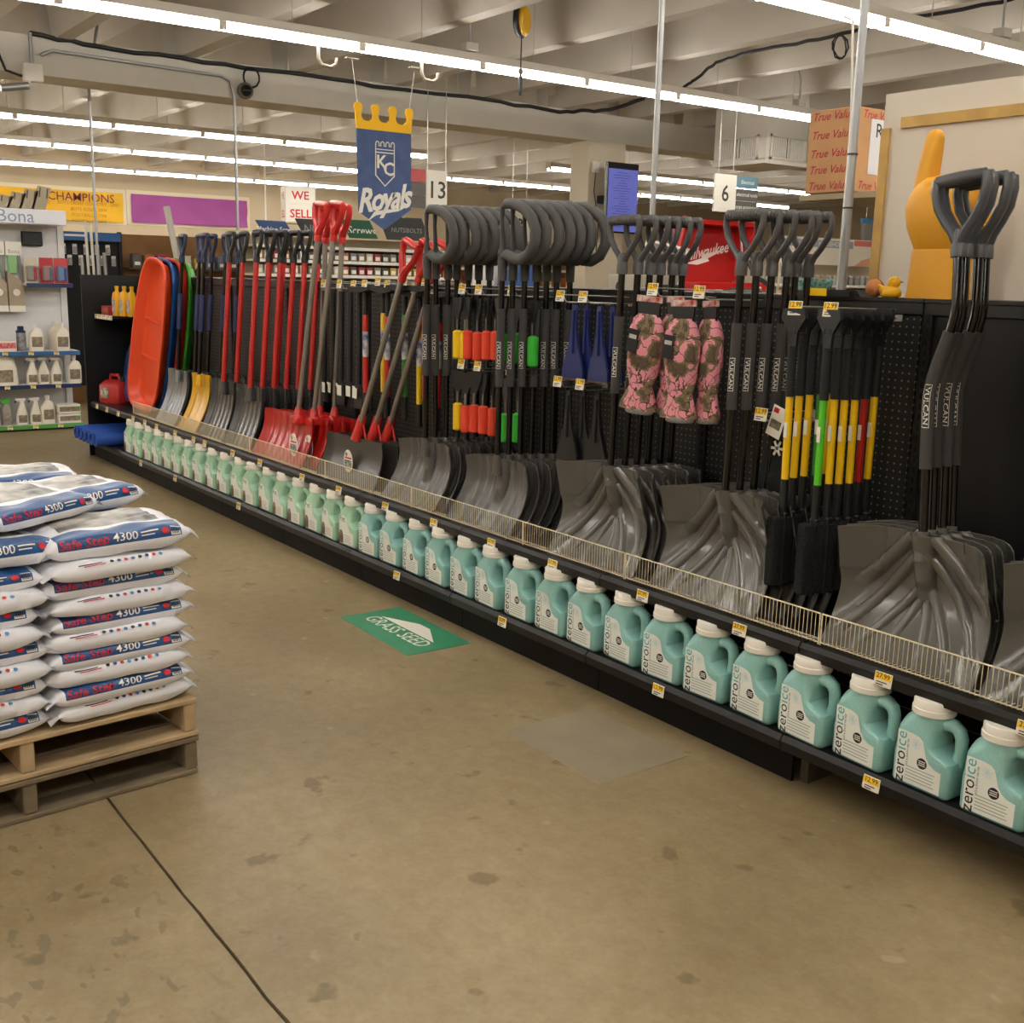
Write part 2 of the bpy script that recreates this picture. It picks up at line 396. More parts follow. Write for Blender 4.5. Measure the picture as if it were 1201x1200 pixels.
# wire fences along the front of the upper shelf
WIRE = mat('cream_wire', 'e3d5b4', .45)
fx = [-1.20, -2.13, -3.05, -3.70, -4.62, -5.55, -6.6, -7.8, -8.9]
for i in range(len(fx)-1):
    a, c = fx[i+1]+.004, fx[i]-.004
    t = thing('wire_fence', 'cream wire shelf fence, %s piece from the right end of the shelf' % ORD[i], 'fence', ((a+c)/2, YF+.02, ZS), group='wire fences on the upper shelf')
    h = .105; w = (c-a)/2
    q = B()
    for z in (.012, h): q.tube([(-w, 0, z), (w, 0, z)], .0026, 6)
    q.tube([(-w, 0, .004), (-w, 0, h)], .0026, 6); q.tube([(w, 0, .004), (w, 0, h)], .0026, 6)
    q.tube([(-w, .05, .004), (w, .05, .004)], .0026, 6)
    obj('frame_wire', q, WIRE, t, 40)
    q = B(); n = int(2*w/.0155)
    for j in range(1, n):
        x = -w+2*w*j/n
        q.tube([(x, .05, .006), (x, 0, .008), (x, -.002, .012), (x, -.001, h)], .0014, 4, caps=False)
    o = obj('upright_wires', q, WIRE, t, 40); o['kind'] = 'stuff'

# ---------------------------------------------------------------- ice melt jugs
def rrect(x0, x1, y0, y1, r, z, n=4):
    r = min(r, (x1-x0)/2*.98, (y1-y0)/2*.98); o = []
    for cx, cy, a0 in ((x1-r, y1-r, 0), (x0+r, y1-r, 90), (x0+r, y0+r, 180), (x1-r, y0+r, 270)):
        for i in range(n+1):
            a = radians(a0+90*i/n); o.append((cx+r*cos(a), cy+r*sin(a), z))
    return o
CAPM = mat('jug_cap', 'efe9dc', .45)
LABM = mat('jug_label', 'eef0e6', .5)
def jug(name, body, ink, pet):
    t = thing(name, '', 'jug')
    x0, x1, yd = -.094, .094, .064
    R = lambda z, a, c, d, r: rrect(a, c, -d, d, r, z)
    rings = [R(.0, x0+.010, x1-.010, yd-.010, .012), R(.006, x0+.003, x1-.003, yd-.003, .014), R(.014, x0, x1, yd, .016), R(.095, x0, x1, yd, .016),
             R(.108, x0, x1-.004, yd-.0005, .018), R(.118, x0, x1-.040, yd-.001, .024), R(.135, x0, x1-.066, yd-.001, .026), R(.168, x0+.001, x1-.066, yd-.002, .028), R(.184, x0+.003, x1-.064, yd-.006, .04),
             R(.200, x0+.008, x1-.05, yd-.010, .05), R(.214, x0+.022, x1-.052, yd-.012, .05), R(.224, x0+.030, x1-.058, yd-.012, .05), R(.230, x0+.030, x1-.058, yd-.012, .05)]
    q = B().loft(rings); cx = (x0+.030+x1-.058)/2
    q.tube([(.0, 0, .198), (.03, 0, .204), (.056, 0, .203), (.074, 0, .193), (.082, 0, .172), (.083, 0, .135), (.079, 0, .10)], [.024, .022, .019, .0175, .0165, .016, .019], 10, flat=1.3)
    obj('body', q, body, t, 50)
    q = B().lathe([(.056, .222), (.061, .224), (.061, .240), (.058, .242), (.058, .263), (.055, .267), (.02, .268)], 24, M=Matrix.Translation((cx, 0, 0)))
    obj('cap', q, CAPM, t, 40)
    yl = -yd-.0006
    poly = [(-.080, .012), (.068, .012), (.068, .078), (.045, .082), (.028, .092), (.016, .108), (.008, .135), (.002, .152), (-.010, .160), (-.03, .164), (-.080, .165)]
    q = B().prism(poly, yl, yl+.0008)
    lb = obj('label', q, LABM, t)
    if not pet:
        q = B(); put_text(q, 'zero', .052, TM((-.066, yl-.0006, .055), ry=0) @ Matrix.Rotation(pi/2, 4, 'X') @ Matrix.Rotation(pi/2, 4, 'Z'), 0)
        put_text(q, 'ice', .052, TM((-.066, yl-.0006, .133)) @ Matrix.Rotation(pi/2, 4, 'X') @ Matrix.Rotation(pi/2, 4, 'Z'), 1)
        put_text(q, 'ICE & SNOW MELTER', .0085, TM((-.043, yl-.0006, .105)) @ Matrix.Rotation(pi/2, 4, 'X') @ Matrix.Rotation(pi/2, 4, 'Z'), 0)
        n = 16; c0 = Vector((.006, yl-.0006, .086))
        q.add([(c0.x+.0165*cos(2*pi*i/n), c0.y, c0.z+.0165*sin(2*pi*i/n)) for i in range(n)], [tuple(range(n))], 0)
        for i in range(3): q.box((-.005, yl-.0012, .079+.006*i), (.017, yl-.0008, .0815+.006*i), 2)
        for i in range(5): q.box((-.045, yl-.0009, .024+.0095*i), (.05-.006*(i % 2), yl-.0004, .0265+.0095*i), 3)
        for i in range(7):   # pale snow-crystal strokes
            a = i*pi/3.5; q.box((-.018, -.0003, 0), (.018, 0, .0012), 4, TM((-.018, yl-.0004, .137), ry=a))
        obj('lettering', q, [INK, ink, TAGW, mat('print_grey', 'a9aba2', .6), mat('print_ice', 'c5dfe0', .6)], lb)
    else:
        q = B(); put_text(q, 'Pet', .044, FACE_MY((-.045, yl-.0006, .145)), 1, bold=.01)
        pm = [INK, ink, mat('dog_brown', '6b5844', .7), mat('dog_tan', '9c8468', .7), mat('print_grey', 'a9aba2', .6)]
        obj('lettering', q, pm, lb); q = B()
        q.prism([(-.079, .014), (-.038, .014), (-.036, .05), (-.044, .075), (-.058, .086), (-.072, .078), (-.079, .06)], yl-.0008, yl-.0003, m=2)
        q.prism([(-.07, .055), (-.055, .055), (-.052, .072), (-.062, .08), (-.072, .07)], yl-.0012, yl-.0008, m=3)
        obj('dog_picture', q, pm, lb); q = B()
        for i in range(4): q.box((-.025, yl-.0009, .026+.011*i), (.045-.008*(i % 2), yl-.0004, .029+.011*i), 4)
        o = obj('fine_print', q, pm, lb); o['kind'] = 'stuff'
    return t
TEAL = mat('teal_granules', '8dbdb5', .33, var=.07, vs=240, coat=.2); GREEN = mat('green_granules', 'a5cdb0', .33, var=.07, vs=240, coat=.2)
jt = jug('ice_melt_jug', TEAL, mat('ink_teal', '58b2b4', .6), False)
jg = jug('pet_safe_ice_melt_jug', GREEN, mat('ink_green', '4d9a62', .6), True)
PITCH_J = .2175
for i in range(17):
    lb = 'teal ice melt jug, %s from the right end of the jug row' % ORD[i]
    loc = (-1.475-PITCH_J*i + random.uniform(-.006, .006), 2.775+random.uniform(-.006, .006), ZD); rot = (0, 0, random.uniform(-.07, .05))
    if i == 0: jt.location = loc; jt.rotation_euler = rot; tag(jt, lb, 'jug', 'teal ice melt jugs')
    else: dup(jt, loc, rot, lb, 'teal ice melt jugs')
for i in range(18):
    lb = 'pale green ice melt jug with dog picture, %s from the teal jugs' % ORD[i]
    loc = (-1.475-PITCH_J*17-.2175*i + random.uniform(-.006, .006), 2.775+random.uniform(-.006, .006), ZD); rot = (0, 0, random.uniform(-.08, .06))
    if i == 0: jg.location = loc; jg.rotation_euler = rot; tag(jg, lb, 'jug', 'pale green ice melt jugs')
    else: dup(jg, loc, rot, lb, 'pale green ice melt jugs')
# ---------------------------------------------------------------- snow shovels
def seg_d(px, pz, path):
    best = 9; tt = 0
    for i in range(len(path)-1):
        (ax, az), (bx, bz) = path[i], path[i+1]; dx, dz = bx-ax, bz-az
        t = max(0, min(1, ((px-ax)*dx+(pz-az)*dz)/(dx*dx+dz*dz)))
        d = sqrt((px-ax-t*dx)**2+(pz-az-t*dz)**2)
        if d < best: best = d; tt = (i+t)/(len(path)-1)
    return best, tt
def bez(p0, p1, p2, n=7):
    return [((1-t)**2*p0[0]+2*t*(1-t)*p1[0]+t*t*p2[0], (1-t)**2*p0[1]+2*t*(1-t)*p1[1]+t*t*p2[1]) for t in [i/n for i in range(n+1)]]
def blade_fan(Wd=.53, H=.395):
    ribs = []
    for s in (-1, 1):
        ribs += [(bez((s*.035, H*.97), (s*.10, H*.82), (s*.205, H*.52)), .019, .019), (bez((s*.03, H*.80), (s*.11, H*.58), (s*.235, H*.10)), .0155, .017),
                 (bez((s*.022, H*.55), (s*.07, H*.36), (s*.155, H*.06)), .013, .014), (bez((s*.014, H*.44), (s*.045, H*.25), (s*.062, H*.05)), .012, .013)]
    soc = ([(0, H*1.02), (0, H*.46)], .036, .042)
    def fn(u, v):
        x = u*Wd/2*(1-.07*v*(abs(u) > .5)); z = v*H*(1-.03*abs(u)**3); au = abs(u)
        y = .13*(1-(1-min(1, v/.55))**1.6) - .04*max(0, (v-.55)/.45)**1.4
        y -= .085*max(0, (au-.62)/.38)**1.6*(.25+.75*min(1, v*1.6))
        r = 0
        for path, w, h in ribs:
            d, t = seg_d(x, z, path)
            if d < w: r = max(r, h*sqrt(max(0, 1-(d/w)**2))*min(1, (1-t)*6+.25))
        d, t = seg_d(x, z, soc[0])
        w = soc[1]*(1.05-.35*t)
        if d < w: r = max(r, soc[2]*sqrt(max(0, 1-(d/w)**2))*(1 if t < .7 else max(0, (1-t)/.3))*.9)
        if z > H*.62 and au > .55: r += .004
        return (x, y-r, z)
    return B().surf(fn, 120, 80, -.004)
def blade_barrel(Wd=.50, H=.315):
    def fn(u, v):
        x = u*Wd/2*(1-.05*v); z = v*H*(1-.05*abs(u)**4); au = abs(u)
        y = .12*sin(pi*min(1, v*.62+.02)) - .05*max(0, (au-.55)/.45)**1.7
        fl = sum(math.exp(-((au-c)/.055)**2) for c in (.24, .46, .68))
        r = .013*fl*(1-.5*v)+.006*(1 if (v*7) % 1 < .5 else 0)*max(0, .45-v)/.45
        d = abs(x)
        if d < .03 and v > .3: r = max(r, .032*sqrt(1-(d/.03)**2)*min(1, (v-.3)/.25))
        return (x, y-r, z)
    return B().surf(fn, 80, 40, -.004)
def blade_flute(Wd=.44, H=.39, n=9, depth=.10, amp=.006, curl=1.0):
    def fn(u, v):
        x = u*Wd/2*(1-.04*v); z = v*H; au = abs(u)
        y = depth*sin(pi*min(1, (v*.8+.02)*curl*.72)) - .03*max(0, (au-.8)/.2)**2
        r = amp*max(0, cos(u*pi*n))*(1 if .04 < v < .93 else .2)
        return (x, y-r, z)
    return B().surf(fn, 72, 24, -.004)
def grip_dee(w=.15, h=.16, ridged=True, r=.0135, fat=1.0):
    """D grip from a socket at z=0 up to a cross bar"""
    q = B(); hw = w/2
    q.lathe([(.021, -.045), (.022, -.02), (.020, .0), (.018, .02), (.010, .035)], 12)
    for s in (-1, 1):
        q.tube([(s*.004, 0, -.01), (s*.018, 0, h*.12), (s*hw*.55, 0, h*.30), (s*hw*.86, 0, h*.52), (s*hw, 0, h*.78), (s*hw*.97, 0, h*.97)], [r*1.1*fat, r*1.05*fat, r*fat, r*fat, r*fat, r*fat], 8, flat=.72)
    Mx = Matrix.Translation((0, 0, h*.95)) @ Matrix.Rotation(pi/2, 4, 'Y')
    if ridged:
        pr = [(.005, -hw)]
        for i in range(13):
            z = -hw*.9+1.8*hw*i/12; pr += [(.0165, z-.003), (.020, z), (.0165, z+.003)]
        pr += [(.005, hw)]
    else: pr = [(.010, -hw*1.0), (.0165, -hw*.95), (.0185, -hw*.5), (.0195, 0), (.0185, hw*.5), (.0165, hw*.95), (.010, hw*1.0)]
    q.lathe(pr, 12, 0, Mx)
    return q
def grip_loop():
    q = B()
    q.tube([(0, 0, -.10), (0, 0, -.02), (.004, 0, .012)], [.019, .021, .021], 10)
    pts = [(0, 0, .0), (.03, 0, .012), (.08, .0, -.004), (.14, .0, -.008), (.195, .0, .015), (.230, 0, .062), (.232, 0, .115), (.205, 0, .165), (.15, 0, .20), (.085, 0, .222), (.025, 0, .226), (-.010, 0, .208), (-.012, 0, .15), (-.004, 0, .06)]
    rs = [.022, .023, .024, .024, .024, .024, .024, .024, .024, .024, .022, .012, .009, .011]
    q.tube(pts, rs, 10, closed=True)
    return q
def shovel(name, blade, bmat, z0, top, gripf, gmat, smat, sr=.0135, y0=.085, lean=.16, skew=0, x0=0, bend=0, sleeve=None, lab=None, socket=True, extra=None, grot=0):
    """origin at the lower edge of the blade; shaft from z0 up to 'top' where the grip begins"""
    t = thing(name, '', 'shovel')
    obj('blade', blade, bmat, t, 60)
    P0 = Vector((x0, y0, z0)); P1 = Vector((skew, lean, top))
    def at(s):
        p = P0.lerp(P1, s)
        if bend:
            k = max(0, min(1, (s-.50)/.34)); k = k*k*(3-2*k); p.x += bend*(k-s)
        return p
    obj('shaft', B().tube([at(i/24) for i in range(25)] if bend else [P0, P1], sr, 10), smat, t, 40)
    if sleeve:
        a, c, m = sleeve
        n = 13
        so = obj('sleeve', B().tube([at(a+(c-a)*i/(n-1)) for i in range(n)], sr+.0055, 12), m, t, 40)
        if lab:
            s0, s1, ang = lab; q = B(); R = sr+.0062; Lg = (P1-P0).length*(s1-s0); wd = .021
            v, f = text('VULCAN', .028, bold=.008); xm = max(abs(p[0]) for p in v)
            k = Lg*.44/xm
            def wrap(uu, vv):   # uu along the shaft, vv around it
                s = (s0+s1)/2 - uu/Lg*(s1-s0); p = at(s); an = ang + vv/R
                return (p.x+R*sin(an), p.y-R*cos(an), p.z)
            q.add([wrap(p[0]*k, p[1]*.75) for p in v], f)
            for e in (-1, 1):
                n2 = 8
                for i in range(n2):
                    u0, u1 = (-1+2*i/n2)*Lg/2, (-1+2*(i+1)/n2)*Lg/2
                    q.add([wrap(u0, e*.0115), wrap(u1, e*.0115), wrap(u1, e*.0102), wrap(u0, e*.0102)], [(0, 1, 2, 3) if e > 0 else (3, 2, 1, 0)])
                q.add([wrap(e*Lg/2, -.0115), wrap(e*Lg/2, 0), wrap(e*Lg/2, .0115), wrap(e*(Lg/2-.002), .0115), wrap(e*(Lg/2-.002), 0), wrap(e*(Lg/2-.002), -.0115)], [(0, 1, 4, 5), (1, 2, 3, 4)])
            obj('lettering', q, TAGW, so)
    if socket:
        q = B().tube([at(0)-(P1-P0)*.03, at(.07)], [sr*1.8, sr*1.35], 12); obj('socket', q, bmat, t, 40)
    d = (at(1)-at(.93)).normalized()
    rot = Vector((0, 0, 1)).rotation_difference(d).to_euler()
    g = obj('grip', gripf, gmat, t, 50, tuple(P1+d*.03), rot)
    if grot: g.rotation_euler.rotate_axis('Z', grot)
    if extra: extra(t)
    return t
GREY = mat('grey_poly', '605d57', .2, coat=.35); GREYD = mat('charcoal_poly', '4b4845', .32, coat=.2)
GRIPG = mat('grip_grey', '514f4e', .5, bump=.03, bs=500); FOAM = mat('foam_sleeve', '3f3d3b', .85, bump=.15, bs=400)
SHINE = mat('black_shaft', '0b0b0c', .12, coat=.3)
def stack(root, n, x, y, dx, dy, lab, group, rz=0, jit=.004, rot=None):
    r = random.Random(n*7+int(abs(x)*100))
    for i in range(n):
        l = lab % ORD[i] if '%s' in lab else lab
        loc = (x+dx*i+r.uniform(-jit, jit), y+dy*i, ZS); ro = (0, r.uniform(-.01, .01), rz+r.uniform(-.02, .02))
        if rot: ro = (rot[0], rot[1]+ro[1], ro[2])
        if i == 0 and not root.get('used'):
            root.location = loc; root.rotation_euler = ro; root['label'] = l; root['group'] = group; root['used'] = 1
        else:
            o = dup(root, loc, ro, l, group)
            if 'used' in o: del o['used']
YS = 2.815
fan = blade_fan()
s1 = shovel('snow_shovel', fan, GREY, .34, 1.155, grip_dee(.168, .165), GRIPG, SHINE, lean=.105, sleeve=(.42, .785, FOAM), lab=(.50, .64, .25))
fan2 = s1.children[0].data
stack(s1, 6, -2.675, YS, .014, .052, 'grey scoop shovel with ridged grip, %s from the front, between gloves and brushes', 'grey scoop shovels beside the brushes')
stack(s1, 6, -3.295, YS, .014, .052, 'grey scoop shovel with ridged grip, %s from the front, left of the gloves', 'grey scoop shovels left of the gloves')
def shared(me):
    q = B(); q.mesh = lambda *a, **k: me; return q
s2 = shovel('bent_shaft_shovel', shared(fan2), GREY, .34, 1.215, grip_dee(.158, .19, False, .0165, 1.1), mat('grip_slate', '4d4e52', .35, coat=.15), SHINE, sleeve=(.28, .74, FOAM), lab=(.42, .565, .15), bend=.075, skew=-.03)
stack(s2, 4, -1.885, YS, .0, .05, 'bent-shaft shovel with smooth slate grip, %s from the front, nearest stack', 'bent-shaft shovels in the nearest stack')
stack(s2, 5, -1.335, YS, .0, .05, 'bent-shaft shovel cut by the right picture edge, %s from the front', 'bent-shaft shovels at the right edge')
s3 = shovel('loop_handle_shovel', blade_barrel(), mat('dark_poly', '5a5753', .28, coat=.25), .27, 1.175, grip_loop(), mat('loop_foam', '4a4846', .7, bump=.1, bs=300), SHINE, lean=.075, y0=.075, sleeve=(.41, .79, FOAM), lab=(.50, .63, .45))
stack(s3, 7, -4.07, YS+.005, .018, .050, 'loop-handle pusher shovel, %s from the front, stack beside the navy scrapers', 'loop-handle shovels beside the navy scrapers', jit=.003)
stack(s3, 7, -4.69, YS+.005, .017, .050, 'loop-handle pusher shovel, %s from the front, stack beside the orange scrapers', 'loop-handle shovels beside the orange scrapers', jit=.003)

# shovels with red grips
REDP = mat('red_plastic', 'c92a24', .28, coat=.3); PEWTER = mat('pewter_shaft', '8a8276', .35, .5); REDB = mat('red_blade', 'b3211d', .3, coat=.3)
def sticker(t, x, z, y, r=.05):
    q = B(); n = 20
    q.add([(x+r*cos(2*pi*i/n), y, z+1.25*r*sin(2*pi*i/n)) for i in range(n)]+[(x+r*cos(2*pi*i/n), y+.0015, z+1.25*r*sin(2*pi*i/n)) for i in range(n)], [tuple(range(n))]+[(i, n+i, n+(i+1) % n, (i+1) % n) for i in range(n)], 0)
    q.box((x-r*.8, y-.0008, z-r*.9), (x+r*.8, y-.0002, z+.1*r), 1); q.box((x-r*.7, y-.0008, z+.25*r), (x+r*.8, y-.0002, z+.42*r), 2)
    q.prism([(x-r*.65, z+.7*r), (x-r*.35, z+1.05*r), (x-r*.05, z+.7*r), (x-r*.35, z+.4*r)], y-.0012, y-.0003, m=1)
    obj('sticker', q, [TAGW, mat('sticker_photo', '4c4a46', .5, c2='b9b5aa', vs=60), REDI], t)
def collar(t, x=0):
    q = B().rbox((x-.045, .03, .235), (x+.045, .10, .29), .012); q.tube([(x, .07, .27), (x, .078, .34)], [.03, .02], 12); obj('collar', q, REDP, t, 40)
def red_extra(t): collar(t, .13); sticker(t, .17, .12, .018, .055)
redgrip = grip_dee(.15, .17, False, .0175, 1.15)
s4 = shovel('red_pusher_shovel', blade_flute(.70, .29, 8, .10, .008), REDB, .28, 1.32, redgrip, REDP, PEWTER, .0155, y0=.07, lean=.16, socket=False, extra=red_extra, x0=.13, skew=.24)
stack(s4, 2, -6.25, YS, .10, .055, 'red-bladed pusher shovel with pewter shaft and red grip, %s from the front', 'red-bladed pusher shovels')
s4b = shovel('red_pusher_shovel', blade_flute(.70, .29, 8, .10, .008), REDB, .28, 1.31, grip_dee(.15, .17, False, .0175, 1.15), REDP, PEWTER, .0155, y0=.07, lean=.12, socket=False, extra=collar, skew=.02)
stack(s4b, 2, -6.12, YS+.14, .10, .05, 'red-bladed pusher shovel behind the stickered ones, %s from the left', 'red-bladed pusher shovels at the back')
def bracket(t):
    q = B().tube([(-.0, .055, .235), (.03, .085, .37)], [.03, .024], 10); obj('bracket', q, REDP, t, 40)
    for s in (-1, 1): obj('brace', B().tube([(.03, .08, .35), (.03+s*.06, .07, .24)], .006, 6), REDP, t)
    sticker(t, -.03, .12, .022, .05)
s5 = shovel('black_pusher_shovel', blade_flute(.66, .25, 1, .07, .0), mat('black_blade', '38342f', .35, coat=.2), .25, 1.10, grip_dee(.145, .165, False, .0175, 1.15), REDP, PEWTER, .015, y0=.06, lean=.17, skew=.30, socket=False, extra=bracket)
stack(s5, 3, -5.36, YS, .065, .052, 'black pusher shovel with red grip and leaning pewter shaft, %s from the front', 'black pusher shovels with red grips')

# shovels with red shafts, then the navy ones
REDS = mat('red_shaft', 'b5241f', .3, coat=.3); BLKP = mat('black_plastic', '1c1c1d', .4)
DARKB = mat('dark_grey_blade', '454443', .25, coat=.3)
s6 = shovel('red_shaft_shovel', blade_flute(.42, .40, 6, .11, .007), DARKB, .33, 1.20, grip_dee(.125, .15, False, .014, 1.2), BLKP, REDS, .0175, y0=.08, lean=.15)
stack(s6, 5, -7.31, YS, .085, .058, 'red-shaft shovel with black grip, %s from the left in the left stack', 'red-shaft shovels, left stack')
stack(s6, 6, -6.86, YS, .062, .055, 'red-shaft shovel with black grip, %s from the left in the right stack', 'red-shaft shovels, right stack')
NAVYP = mat('navy_plastic', '1d2547', .4); NAVYS = mat('navy_sleeve', '1c2450', .5)
s7 = shovel('navy_shovel', blade_flute(.42, .40, 6, .12, .006), mat('silver_blade', '8f9195', .25, .6), .34, 1.20, grip_dee(.12, .15, False, .014, 1.2), NAVYP, SHINE, .0135, lean=.15, sleeve=(.42, .72, NAVYS))
stack(s7, 1, -8.21, YS, 0, .05, 'navy-grip shovel with silver fluted blade beside the sleds', 'navy-grip shovels')
s8 = shovel('navy_shovel', blade_flute(.36, .40, 3, .13, .004), mat('yellow_blade', 'd9a514', .3, coat=.3), .34, 1.20, grip_dee(.12, .15, False, .014, 1.2), NAVYP, SHINE, .0135, lean=.15, sleeve=(.42, .72, NAVYS))
stack(s8, 1, -7.80, YS+.01, 0, .05, 'navy-grip shovel with yellow blade', 'navy-grip shovels')
s9 = shovel('navy_shovel', blade_flute(.40, .40, 5, .12, .006), DARKB, .34, 1.20, grip_dee(.12, .15, False, .014, 1.2), NAVYP, SHINE, .0135, lean=.15, sleeve=(.42, .72, NAVYS))
stack(s9, 4, -8.02, YS+.06, .11, .055, 'navy-grip shovel with dark blade, %s from the left behind the silver one', 'navy-grip shovels')
# ---------------------------------------------------------------- sleds at the far end
def sled_mesh(name, m):
    L_, Wd = 1.22, .44; n = 44
    def outline(sc):
        o = []
        for i in range(n):
            a = 2*pi*i/n; c, s = cos(a), sin(a)
            e = .55 if s > 0 else .38
            x = Wd/2*abs(c)**.55*(1 if c >= 0 else -1); z = L_/2*abs(s)**e*(1 if s >= 0 else -1)
            x *= 1-.16*max(0, z/(L_/2))
            k = 1-(1-sc)*1.0
            o.append((x*(1-(1-sc)*1.0), z*(1-(1-sc)*Wd/L_)))
        return o
    rings = []
    for sc, d in ((.02, .085), (.40, .085), (.74, .082), (.80, .07), (.90, .004), (.93, .0), (1.0, .002), (1.0, .018), (.95, .012), (.92, .016), (.83, .082), (.76, .094), (.4, .097), (.02, .097)):
        rings.append([(x, d, z+L_/2) for x, z in outline(sc)])
    q = B().loft(rings)
    # two moulded steps across the tray
    for z in (.42, .72): q.tube([(-.15, .078, z), (0, .074, z), (.15, .078, z)], .012, 6)
    return q.mesh(name, m, 50)
cols = [('bright orange-red', 'e0491f'), ('blue', '1c4f8c'), ('dark red', 'c8321f'), ('green', '3f9a35')]
for i, (nm, c) in enumerate(cols):
    me = sled_mesh('plastic_sled', mat('sled_'+nm.replace(' ', '_'), c, .35, coat=.15))
    o = link('plastic_sled', me, None, (-9.02-.018*i, 2.86+.072*i, ZS+.02), (radians(-3), radians(10), radians(13)))
    tag(o, '%s plastic sled standing on end at the far end of the shelf' % nm, 'sled', 'plastic sleds standing on end')
q = B().lathe([(.01, .03), (.17, .03), (.24, .012), (.275, .0), (.28, .006), (.25, .024), (.18, .045), (.01, .045)], 40)
o = obj('saucer_sled', q, mat('saucer_blue', '1f4f96', .3, coat=.3), None, 50, (-9.66, 3.02, ZS+.29), (radians(80), 0, radians(-10)))
tag(o, 'round blue saucer sled leaning behind the orange sled', 'sled')

# ---------------------------------------------------------------- hooks and hanging goods
HOOKN = [0]
def hook(x, z, label, ln=.27, two=True):
    t = thing('peg_hook', label, 'hook', (x, YBK, z), group='pegboard hooks with price tags')
    q = B().tube([(0, 0, .0), (0, -ln*.9, 0), (0, -ln*.96, .004), (0, -ln, .02)], .0028, 6); obj('hook_wire', q, STEEL, t, 40)
    obj('backplate', B().rbox((-.02, -.006, -.012), (.02, 0, .03), .002), STEEL, t)
    obj('tag_arm', B().tube([(0, -.002, .026), (0, -ln-.02, .032)], .0022, 6), STEEL, t, 40)
    price_tag(t, 0, -ln-.022, .026, .055, .046)
    return t
# long snow brushes
def snow_brush(cname, c):
    t = thing('snow_brush', '', 'brush')
    q = B().prism([(-.05, .10), (-.045, .13), (.045, .13), (.05, .10), (.02, .055), (.016, 0), (-.016, 0), (-.02, .055)], -.006, .006)
    q.tube([(-.012, 0, .07), (-.012, 0, .05), (.012, 0, .05), (.012, 0, .07)], .008, 6)
    obj('scraper_head', q, BLKP, t)
    obj('foam_handle', B().tube([(0, 0, .01), (0, 0, -.155)], .0155, 12), BLACKM, t, 40)
    sh = obj('shaft', B().tube([(0, 0, -.155), (0, 0, -.43)], .0125, 12), mat('brush_'+cname, c, .3, coat=.2), t, 40)
    obj('barcode_sticker', B().box((-.006, -.0135, -.29), (.008, -.0122, -.24)), TAGW, sh)
    obj('lower_sleeve', B().tube([(0, 0, -.43), (0, 0, -.56)], .0135, 12), BLKP, t, 40)
    obj('brush_back', B().rbox((-.018, -.012, -.80), (.018, .012, -.54), .006), BLKP, t)
    q = B().rbox((-.022, -.055, -.79), (.022, -.012, -.555), .006)
    o = obj('bristles', q, mat('bristle_black', '0d0d0d', .95, bump=1.0, bs=180), t)
    return t
CY = {'yellow': 'f2c211', 'green': '2f8a2a', 'lime': '5cc52a', 'red': 'a81712'}
proto = {k: snow_brush(k, c) for k, c in CY.items()}
rowA = ['yellow', 'yellow', 'yellow', 'green', 'yellow']; rowB = ['lime', 'yellow', 'yellow', 'yellow', 'red', 'yellow']
for nm, x, row, z in (('left', -2.425, rowA, 1.385), ('right', -2.285, rowB, 1.385)):
    cnt = {}
    for i, c in enumerate(row):
        cnt[c] = cnt.get(c, 0)+1
        n_same = row.count(c)
        l = 'long snow brush with %s shaft on the %s brush hook' % (c, nm) + (', %s of the %s ones' % (ORD[cnt[c]-1], c) if n_same > 1 else '')
        loc = (x+.004*i, 2.90+.047*i, z+random.uniform(-.004, .004)); ro = (0, random.uniform(-.015, .015), random.uniform(-.15, .15))
        p = proto[c]
        if not p.get('used'): p.location = loc; p.rotation_euler = ro; p['label'] = l; p['group'] = 'long snow brushes'; p['used'] = 1
        else:
            o = dup(p, loc, ro, l, 'long snow brushes'); del o['used']
    hook(x, 1.488, 'wire hook with price tag over the %s row of snow brushes' % nm, .33)

# pink camouflage gloves
def camo():
    m = mat('pink_camo', 'd98a96', .85, bump=.3, bs=30); nt = m.node_tree; L = nt.links.new; N = nt.nodes.new; b_ = nt.nodes['Principled BSDF']
    tc = N('ShaderNodeTexCoord'); n = N('ShaderNodeTexNoise'); n.inputs['Scale'].default_value = 11; n.inputs['Detail'].default_value = 4; L(tc.outputs['Object'], n.inputs['Vector'])
    r = N('ShaderNodeValToRGB'); r.color_ramp.interpolation = 'CONSTANT'; L(n.outputs['Fac'], r.inputs['Fac'])
    e = r.color_ramp.elements; e[0].position = 0; e[0].color = lin('5b4c3a'); e[1].position = .46; e[1].color = lin('dd8f9b')
    x = e.new(.40); x.color = lin('7a6a4c'); x = e.new(.58); x.color = lin('8a7452')
    v = N('ShaderNodeTexVoronoi'); v.feature = 'DISTANCE_TO_EDGE'; v.inputs['Scale'].default_value = 17
    nd = N('ShaderNodeTexNoise'); nd.inputs['Scale'].default_value = 14; L(tc.outputs['Object'], nd.inputs['Vector'])
    va = N('ShaderNodeVectorMath'); va.operation = 'MULTIPLY_ADD'; L(nd.outputs['Color'], va.inputs[0]); va.inputs[1].default_value = (.12, .12, .12); L(tc.outputs['Object'], va.inputs[2]); L(va.outputs[0], v.inputs['Vector'])
    k = N('ShaderNodeMath'); k.operation = 'LESS_THAN'; L(v.outputs['Distance'], k.inputs[0]); k.inputs[1].default_value = .025
    mx = N('ShaderNodeMix'); mx.data_type = 'RGBA'; L(k.outputs[0], mx.inputs[0]); L(r.outputs['Color'], mx.inputs[6]); mx.inputs[7].default_value = lin('4b332b')
    L(mx.outputs[2], b_.inputs['Base Color']); return m
CAMO = camo()
